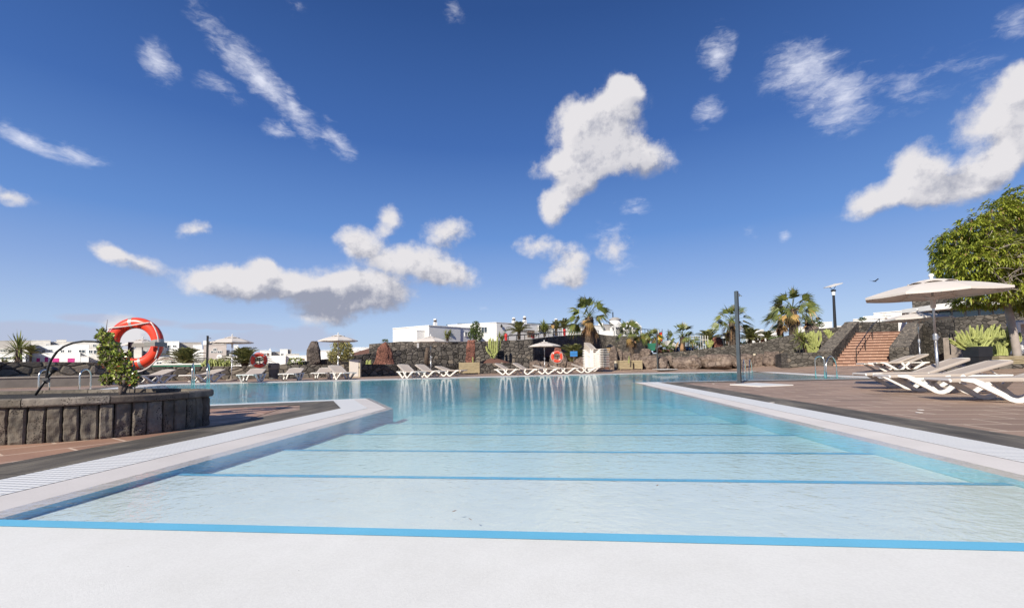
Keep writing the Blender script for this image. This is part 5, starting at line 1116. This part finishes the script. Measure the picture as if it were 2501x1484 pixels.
# flags
t0=thing('flag_pole','flagpole with a plain white flag, left of the other flags','flag pole',at(1610,850,48),YAW,'flag poles'); 
def pole(t,h): MB().tube([(0,0,0),(0,0,h)],.03,6).build('pole',M['bin'],t)
def cloth(t,h,cols,w=.75,hh=1.0):
    n=8; m=MB(); k=len(cols)
    zs=[0,.25,.75,1] if k==3 else [0,1]
    for c in range(k):
        for i in range(n):
            f=lambda u,v:(-w*u*.75,.08*math.sin(u*7+v*2),h-.1-hh*v-u*.75*hh*.9*u)
            u0,u1=i/n,(i+1)/n; m.add([f(u0,zs[c]),f(u1,zs[c]),f(u1,zs[c+1]),f(u0,zs[c+1])],[(0,1,2,3)],c)
    m.build('flag',cols,t)
H1=at(1610,803,48).z-t0.location.z; pole(t0,H1); cloth(t0,H1,[M['white']],.35,.9)
t1=thing('flag_pole','flagpole with red and yellow striped flag behind the low garden','flag pole',at(1618,850,48),YAW,'flag poles'); pole(t1,H1); cloth(t1,H1-.25,[M['red'],basic('flag_yellow',(.75,.45,.03)),M['red']],1.1,1.)
t2=thing('flag_pole','flagpole with furled dark blue flag, right of the striped one','flag pole',at(1632.5,850,48),YAW,'flag poles'); pole(t2,H1); cloth(t2,H1-.3,[M['darkblue']],.22,1.3)
# play stairs, tub, crate, posts
t=thing('slide_stairs','white outdoor steps with side rails descending beside the flags','steps'); place(t,1655,862,44); q=Vector(t.location); L_=lambda x,y,e=0:at(x,y,44+e)-q
m=MB(); 
for i in range(9):
    a=L_(1630+i*4.2,832+i*3.0); m.box((a.x,a.y,a.z-.25),(.45,1.1,.5),YAW)
m.build('steps',M['offwhite'],t)
for e in(-.6,.6): MB().tube([L_(1626,822,e),L_(1645,834,e),L_(1672,852,e)],.04,5).build('rail',M['black'],t)
o=MB().tube([at(1606+i*3.2,853+1.2*i+2*math.sin(i*.5),42) for i in range(13)],.32,12,ribs=0).build('play_tunnel',M['redrock']); tag(o,'ribbed reddish play tunnel left of the blue tub','play tunnel')
t=thing('play_tub','dark blue play tub under the slide stairs','tub'); place(t,1678-9,864,41); MB().lathe([(.75,0),(.85,.15),(.85,.62),(.92,.66)],8).build('body',M['darkblue'],t)
o=MB().add([(x*w,y*w*.7,z) for z,w in((0,.27),(.62,.36)) for x,y in((-1,-1),(1,-1),(1,1),(-1,1))],[(0,1,5,4),(1,2,6,5),(2,3,7,6),(3,0,4,7),(4,5,6,7),(3,2,1,0)]).build('green_crate',M['green']); place(o,1590,856,38); tag(o,'small green crate sitting on the round-topped boulder','crate')
t=thing('picket_fence','short fence of pale upright posts left of the small pale cactus','fence'); place(t,1708,851,38.4)
for i in range(9): MB().box((i*.2-.9,0,.45+.03*(i%2)),(.05,.04,1.3)).build('picket',M['offwhite'] if i else M['bin'],t)
MB().box((0-.1,.03,.75),(1.8,.03,.05)).build('cross_bar',M['offwhite'],t)
# red posts on terrace
for px,py,dd,lb in((1235.6,833,37,'red hydrant post left of the feathery date palm'),(1378.5,818,46.5,'red hydrant post at the right end of the railing')):
    t=thing('hydrant_post',lb,'hydrant',at(px-(0),py,dd),0,'red hydrant posts'); h=.62; MB().tube([(0,0,-.2),(0,0,h)],.11,10).build('post',M['red'],t); MB().lathe([(.14,h*.6),(.14,h*.8),(.1,h*.95),(.02,h+.03)],10).build('cap',M['red'],t)
# bird
t=thing('bird','small dark bird gliding above the right-hand palms','bird',at(2135,687,60),YAW); MB().tube([(-.25,0,0),(0,0,.03),(.3,0,0)],[.02,.08,.03],8).build('body',M['black'],t); MB().add([(0,0,.05),(-.1,-.75,.28),(.12,-.6,.2),(.16,0,.05)],[(0,1,2,3)]).add([(0,0,.05),(-.1,.75,.28),(.12,.6,.2),(.16,0,.05)],[(3,2,1,0)]).build('wings',M['black'],t,solid=.02)

# ================================================ buildings
def bld(lb,blocks,wins=(),name='white_building',cat='building',group=None,wall=None):
    """blocks: (corner px list [(px,depth)...], top row at first point, base z) ; wins: (px0,px1,py0,py1,face a,face b,mat) """
    t=thing(name,lb,cat,(0,0,0),0,group)
    for bk in blocks:
        pts,ty,zb=bk[:3]; mt=bk[3] if len(bk)>3 else (wall or M['white']); P=[A(x,d) for x,d in pts]; z1=at(pts[0][0],ty,pts[0][1]).z
        MB().prism([(p.x,p.y) for p in P],zb,z1).build('wall',mt,t)
        # parapet coping
        cen=sum(P,Vector())/len(P); Q=[p+(p-cen).normalized()*.06 for p in P]; MB().prism([(p.x,p.y) for p in Q],z1,z1+.08).build('roof_edge',mt,t)
    for wn in wins:
        x0,x1,y0,y1,fa,fb,mt=wn[:7]; a=A(*fa); b=A(*fb); 
        def on(px):
            rr=ray(px,880); rx,ry=rr.x,rr.y; dx,dy=b.x-a.x,b.y-a.y; den=rx*dy-ry*dx; s_=(a.x*dy-a.y*dx)/den; return Vector((rx*s_,ry*s_,0))
        p=on(x0); q=on(x1); z0=at(x0,y1,dep(p)).z; z1=at(x0,y0,dep(p)).z; dd=(q-p).normalized(); nn=Vector((dd.y,-dd.x,0)); 
        if nn.dot(p)>0: nn=-nn
        nm=wn[7] if len(wn)>7 else 'window'
        o=MB().prism([p+nn*.03,q+nn*.03,q-nn*.12,p-nn*.12],z0,z1).build(nm,mt,t)
        if nm=='window':
            w_=.05; f=MB(); 
            for (u,v,za,zb_) in((p-dd*w_,p,z0-w_,z1+w_),(q,q+dd*w_,z0-w_,z1+w_),(p,q,z1,z1+w_),(p,q,z0-w_,z0),(p.lerp(q,.5)-dd*.02,p.lerp(q,.5)+dd*.02,z0,z1)): f.prism([u+nn*.07,v+nn*.07,v-nn*.05,u-nn*.05],za,zb_)
            f.build('frame',M['white'],o)
    return t
GL=M['winglass']
# main long white building (two stepped volumes)
FA=((1047.6,42),(1124.5,44.6)); FB=((1213,50),(1365,55.5)); FL=((959,45),(1047.6,42)); FM=((1094,52.6),(1213,50))
mb=bld('long white building with dome chimneys on the terrace behind the palms',[([(1047.6,42),(1124.5,44.6),(1085,60),(959,45)],795.6,1.6),([(1213,50),(1372,56),(1330,70),(1094,52.6)],788,1.6),([(1018,41.9),(1096,43.6),(1095,46),(1020,44)],808,1.6),([(1124,44.7),(1165,46.3),(1163,50),(1120,49)],800.6,1.6)],
 [(1135.5,1145.5,811,820,(1124,44.7),(1165,46.3),GL),(1177,1190,799,812,*FM,GL),(1316,1322,796,806,*FB,GL),(1350,1356,806,813,*FB,GL),(1289.5,1306,806,824,(1250,51),(1365,54),M['rock'],'stone_pillar')])
for (a,b_,y0,y1,dd) in((1111,1124,790,794,55),(1126,1182,785.5,792,54),(1213,1268,785,790,54),(1282,1318,785.3,789.5,56),(1318,1352,786.5,790,57)):
    p=at(a,y1,dd); q=at(b_,y1,dd+1.5); h=(y1-y0)/1100*dd*.75; dn=(q-p).normalized(); nn=Vector((-dn.y,dn.x,0))
    MB().add([p,q,q+nn*1.2+up*h,p+nn*1.2+up*h],[(0,1,2,3)]).build('solar_panel',M['solar'],mb,solid=.08)
for px,yt,dd in((1062.4,777.4,46),(1254.6,774.6,53),(1281,771.5,54),(1358,777.4,57)):
    yb=796 if px<1100 else 791; p=at(px,yb,dd); h=at(px,yt,dd).z-p.z; w=4.8/1100*dd
    ch=MB().add([(x*k,y*k,z) for z,k in((-.6,w),(h*.52,w*.72)) for x,y in((-1,-1),(1,-1),(1,1),(-1,1))],[(0,1,5,4),(1,2,6,5),(2,3,7,6),(3,0,4,7),(4,5,6,7)]).build('chimney',M['white'],mb); ch.location=p; ch.rotation_euler=(0,0,YAW+R(40))
    MB().lathe([(w*.78,h*.52),(w*.78,h*.76)],12).build('vent_band',basic('chimney_band',(.07,.04,.03),(.04,.025,.02)),ch)
    MB().lathe([(w*.92,h*.76),(w*.9,h*.84),(w*.7,h*.94),(w*.35,h*.99),(.02,h)],14).build('dome',M['white'],ch,smooth=True)
for px,py,dd in((1061.5,0,0),):
    pass
for px,py,dd,f in((1096.5,813,43.5,0),(1224.5,797,50.2,0),(1318,798.5,53.4,0)):
    p=at(px,py,dd); MB().lathe([(.05,-.12),(.12,-.02),(.12,.12),(.04,.22),(.01,.3)],8).build('wall_lamp',M['black'],mb).location=p
MB().prism([(p.x,p.y) for p in (at(1297.5,820,51.4),at(1304.5,820,51.6),at(1304.5,820,51.8),at(1297.5,820,51.6))],at(1300,825,51.5).z,at(1300,813,51.5).z).build('red_panel',M['red'],mb)
bld('low white building with a blue-glazed window behind the big palm',[([(1366,56),(1430,57),(1430,66),(1366,64)],798,1.6),([(1430,59.6),(1475,60.5),(1475,66),(1430,66)],795,1.6)],[(1393,1410,801.5,812,(1366,56),(1430,57),M['blueglass'])])
p1=bld('white parapet house with small wall openings above the bastion',[([(1460,60.4),(1500,59.8),(1500,63),(1460,63)],809,2.2),([(1474,61.5),(1502,62),(1500,68),(1474,68)],792.5,2.2,M['greyrender']),([(1463,62.5),(1474.5,61.4),(1480,66),(1468,67)],791,2.2)],[(1466.5,1468,800,803,(1463,62.4),(1474,61.4),M['black'],'vent_hole'),(1469.5,1471,800,803,(1463,62.4),(1474,61.4),M['black'],'vent_hole')])
t=thing('round_tower','white round turret with a low grey conical roof','tower',at(1502,800,68),YAW); k=68/1100; zt=at(1502,780.6,68).z-t.location.z; za=at(1502,774.4,68).z-t.location.z
MB().lathe([(13.2*k,-3),(13.2*k,zt),(12.5*k,zt)],24).build('wall',M['white'],t); MB().lathe([(15*k,zt-.05),(15*k,zt+.06),(6.5*k,za-.05),(2*k,za),(.02,za+.02)],16).build('roof',M['greyrender'],t); MB().tube([(-.3,0,za),(-.3,0,za+.8)],.08,6).build('finial',M['black'],t)
t=thing('pergola','white pergola with three pyramid lattice roofs on the bastion terrace','pergola',at(1500,813,60),YAW+R(9)); k=60/1100; q=Vector(t.location); ze=at(1500,796.5,60).z-q.z; za=at(1500,784,60).z-q.z; L=(1567-1500)*k/3*1.0
for i in range(3):
    x0=i*L+.1; x1=x0+L; cx=(x0+x1)/2+.2; m=MB(); ap=(cx,L/2,za)
    for cxr in((x0,0),(x1,0),(x1,L),(x0,L)): m.tube([(cxr[0],cxr[1],ze),ap],.06,4)
    for u in(.2,.4,.6,.8):
        c4=[(x0+(cx-x0)*u,L/2*u,ze+(za-ze)*u),(x1+(cx-x1)*u,L/2*u,ze+(za-ze)*u),(x1+(cx-x1)*u,L-L/2*u,ze+(za-ze)*u),(x0+(cx-x0)*u,L-L/2*u,ze+(za-ze)*u)]
        for a in range(4): m.tube([c4[a],c4[(a+1)%4]],.05,4)
    for a,b_ in(((x0,0),(x1,0)),((x1,0),(x1,L)),((x0,L),(x1,L)),((x0,0),(x0,L))): m.tube([(a[0],a[1],ze),(b_[0],b_[1],ze)],.08,4)
    m.build('pyramid_roof',M['white'],t)
for i in range(4): 
    for y_ in(0,L): MB().box((i*L+.1,y_,ze/2-.3),(.16,.16,ze+.6)).build('post',M['white'],t)
MB().box((L*1.5,L+.3,.3),(L*3,.15,ze+.2)).build('back_wall',M['offwhite'],t)
# white houses at the right skyline
bld('big white flat-roofed house behind the slope between two palm groups',[([(1823,62),(1911,60),(1911,75),(1823,80)],812,1.5),([(1835,60.5),(1868,60),(1868,70),(1835,70)],806.5,1.5)])
bld('small white house behind the fan palm by the shower pole',[([(1779,60),(1792,60),(1792,66),(1779,66)],827,1.2),([(1764,60),(1780,60),(1780,64),(1764,64)],835,1.2)],[(1771,1777,838,843,(1764,60),(1780,60),GL)])
bld('white house seen through the right-hand palms',[([(1950,58),(1978,57),(1978,66),(1950,66)],800,1.5)])
bld('white parapet house left of the solar street lamp',[([(1993,52),(2036,51),(2036,62),(1993,62)],789,1.5),([(2040,53),(2062,53),(2062,60),(2040,60)],797,1.5)])
bld('stepped white house above the stair wall',[([(2088,42),(2215,40),(2215,52),(2088,52)],781,1.8),([(2113,41.8),(2216,39.8),(2216,51),(2113,51)],774.5,1.8),([(2139,41.5),(2217,39.6),(2217,50),(2139,50)],765.5,1.8)],[(2162,2168,766.5,770,(2139,41.5),(2217,39.6),M['beige'],'arched_vent'),(2166,2172,774,778,(2139,41.4),(2217,39.5),M['beige'],'arched_vent')])
# glazed building
t=thing('glazed_building','modern building with long glass front and thin white roof at right','building')
zr=[at(x,y,d).z for x,y,d in((2300,772,31),)][0]
Pr=[A(2208,33),A(2290,30.5),A(2400,28.5),A(2501,27),A(2700,25.5)]; zt=[at(2208,756,33).z,at(2290,743,30.5).z,at(2400,732,28.5).z,at(2501,722,27).z,at(2700,704,25.5).z]
bk=[A(x,d_) for x,d_ in((2212,41),(2294,39),(2404,37),(2505,36),(2704,34))]
m=MB(); vs=[];n=len(Pr)
for i in range(n): th_=.38 if i else .25; vs+=[(Pr[i].x,Pr[i].y,zt[i]),(Pr[i].x,Pr[i].y,zt[i]-th_),(bk[i].x,bk[i].y,zt[i]-th_),(bk[i].x,bk[i].y,zt[i])]
fs=[(a*4+j,(a+1)*4+j,(a+1)*4+(j+1)%4,a*4+(j+1)%4) for a in range(n-1) for j in range(4)]+[(0,1,2,3),(16,19,18,17)]
m.add(vs,fs).build('roof_slab',M['white'],t)
for i in range(9):
    x0=2262+i*34; x1=x0+33; dd=32-i*.55; a=A(x0,dd); b_=A(x1,dd-.5); zt_=at(x0,748-i*3.0,dd).z; o=MB().prism([a,b_,b_+fh*.04,a+fh*.04],2.6,zt_).build('glass_pane',M['blueglass'],t)
    MB().prism([a-fh*.06,a+rh*.07-fh*.06,a+rh*.07+fh*.06,a+fh*.06],2.6,zt_).build('mullion',M['alu'],o)
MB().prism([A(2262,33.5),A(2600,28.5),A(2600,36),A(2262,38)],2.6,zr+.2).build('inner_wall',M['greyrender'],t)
MB().prism([A(2235,33),A(2290,32),A(2340,30.5),A(2420,40),A(2250,44)],zt[1]-.2,at(2240,733,33).z).build('stone_block',M['lava2'],t)
# ---------- distant houses, left
def far_h(lb,blocks,wins,dd=70,dth=8,group='houses beyond the left wall'):
    bl=[([(x0,dd+o),(x1,dd+o),(x1+(x1-1250)*-.0,dd+o+dth),(x0,dd+o+dth)],yt,-.7,m) for x0,x1,yt,o,m in blocks]
    return bld(lb,bl,[(a,b_,c_,e,(a-1,dd+(wo)),(b_+1,dd+(wo)),mt,'window' if mt is GL else 'shutter') for a,b_,c_,e,wo,mt in wins],'white_house','house',group)
Wt,Ow,Gy=M['white'],M['offwhite'],M['greyrender']; MG=M['magenta']
far_h('long white two-storey block with magenta shop windows',[(72,216,844.3,2,Wt),(60,195,862.5,0,Wt),(196,262,866,3,Ow)],[(103,110,854,861,2,GL),(119,127,853.5,857,2,GL),(148,156,854.5,861,2,GL),(165,173,854.5,861,2,GL),(192,207,854.5,861,2,GL),(89,97,874,883,0,MG),(109,117,872,884,0,MG),(128,144,874.5,884,0,MG),(165,182,874.5,884,0,MG)],66)
far_h('block greyed by shade, with dark-rimmed roof, behind the magenta shop windows',[(73,121,832,0,Ow),(122,255,835.5,1,Ow),(136,160,830.5,1.2,Ow)],[(111,117,840,843,0,GL),(122,130,840,843,1,GL),(226,233,841,846,1,GL),(196,203,842.5,844,1,GL)],80)  # shade on this block is put into the duller wall colour
far_h('grey house with glass balcony behind the yucca tree',[(-40,72,833.5,3,Gy),(-40,62,863,0,Wt),(-40,70,852,2,Ow)],[(0,14,854,858,2,GL),(20,34,854,860,2,GL),(0,60,872,876,0,GL)],62)
far_h('small white house with shaded porch behind the jade tree',[(215,262,850,0,Ow),(196,216,871,-2,Wt)],[(217,226,855,862,0,GL),(229,243,855,863,0,GL)],60)
far_h('white house framed by the ring of the large lifebuoy',[(300,345,853,0,Ow),(330,380,846,3,Gy),(340,374,872,-2,Wt)],[(315,320,862,868,0,GL),(352,358,856,862,3,GL)],62)
far_h('white block with barred windows right of the large lifebuoy',[(386,436,834.6,2,Wt),(436,490,837,4,Gy),(372,392,839,1,Wt)],[(403,414,843,849,2,GL),(422,429,843,847,2,GL),(406,413,856,862,2,GL),(388,394,856,860,2,GL)],72)
far_h('white house with small chimney left of the big grey-fronted house',[(470,492,843,0,Wt),(484,499,854,-1,Wt)],[],66)
far_h('big grey-fronted house with three balcony slots under the left umbrella',[(496,552,843,0,M['beige']),(507,551,834.6,3,Gy),(495,508,833,2.6,Wt),(545,560,856,.6,Ow)],[(521,528,851,858,0,GL),(515,526,857,860.5,0,GL),(531,541,857,860.5,0,GL),(546,556,857,860.5,.6,GL),(541,547,837,839.5,3,GL)],64)  # narrow white block paints the sunlit left side
far_h('narrow white gable between the umbrella pole and the date palm',[(570,581,843.6,0,Wt),(559,566,866,-2,Wt)],[],66)
far_h('white house with tiny chimney above the distant lifebuoy',[(634,662,856.5,0,Wt),(661,684,860,2,Gy),(657,660,852,.5,Wt)],[(652,656,862,869,0,M['redrock'])],70)  # grey block paints the shaded side of the white house
far_h('small cubic white house left of the tall grey standing stone',[(683,702,853.5,0,Wt),(702,711,854,.4,Gy),(697,730,865,-1,Ow)],[(686,691,863,868,0,GL)],70)  # lit left and shaded right of one house painted white and grey
far_h('white house right of the tall grey standing stone',[(779,807,856.5,0,Wt),(800,830,860,2,Ow)],[],60)
far_h('white flat house behind the ramp wall end',[(858,901,849.5,0,Wt),(850,880,856,-1,Wt)],[(872,877,852,854,0,GL)],60)
o=far_h('long low white garden wall building behind the date palm and bin',[(553,697,871.5,0,Wt),(696,753,870,.5,Wt)],[],44,1.5,None)
sh_=far_h('white shop building with faded red lettering behind the date palm',[(376,445,873.5,0,Wt),(398,418,881,-2,Wt)],[(383,396,884,889,0,GL)],46,3,None)
cu=bpy.data.curves.new('lettering','FONT'); cu.body='SHOPPING CENTER'; cu.size=.36; cu.extrude=.01; cu.space_character=1.15; to=bpy.data.objects.new('lettering_src',cu); C.objects.link(to)
bpy.context.view_layer.update(); me=bpy.data.meshes.new_from_object(to.evaluated_get(bpy.context.evaluated_depsgraph_get())); bpy.data.objects.remove(to); me.materials.clear(); me.materials.append(basic('sign_letters',(.42,.2,.22),(.36,.16,.18)))
o=bpy.data.objects.new('lettering',me); C.objects.link(o); o.parent=sh_; p=at(378,880.5,45.9); o.location=p; o.rotation_euler=(R(90),0,YAW)
t=thing('shade_roof','long flat white roof with dark underside just beyond the left wall','roof'); p=at(361,893.5,26.3); q=at(512,893.3,26.3); dn=(q-p).normalized(); nn=Vector((-dn.y,dn.x,0))
MB().prism([p,q,q+nn*1.4+dn*.1,p+nn*1.4],p.z+.05,p.z+.12).build('top',M['plastic'],t); MB().prism([p+nn*.05,q+nn*.05,q+nn*1.3,p+nn*1.3],p.z-.06,p.z+.05).build('underside',M['green'],t)
for u in(.1,.5,.9): c_=p.lerp(q,u)+nn*.7; MB().tube([(c_.x,c_.y,-.7),(c_.x,c_.y,p.z)],.04,6).build('post',M['alu'],t)
t=thing('wall_clock','round white clock face on a short post above the cactus hedge','clock',at(536,871.5,30),YAW); MB().tube([(0,.03,0),(0,-.03,0)],.19,20).build('face',M['plastic'],t); MB().tube([(0,.05,-.9),(0,.05,0)],.025,6).build('post',M['alu'],t); MB().box((-.03,-.045,.0),(.14,.01,.02)).build('hand',M['black'],t)

# dry leaves drifting on the shallow water
for i,(px,py,lb) in enumerate(((1148,1268,'tiny dark leaf floating near the first blue line'),(1109,1248,'tiny dark leaf floating left of the other one near the first line'),(1362,1162,'curled dry leaf floating just above the second blue line'),(1605,1185,'small dry leaf floating right of centre below the second line'))):
    p=G(px,py,-.004); r=random.Random(i); m=MB(); a=r.uniform(0,3); l=.008+.004*r.random(); d_=Vector((math.cos(a),math.sin(a),0)); n_=Vector((-d_.y,d_.x,0))
    m.add([-d_*l,n_*l*.3+up*.003,d_*l+up*.004,-n_*l*.3+up*.001],[(0,1,2,3)]); o=m.build('fallen_leaf',M['twig'],solid=.001); o.location=p; tag(o,lb,'leaf')
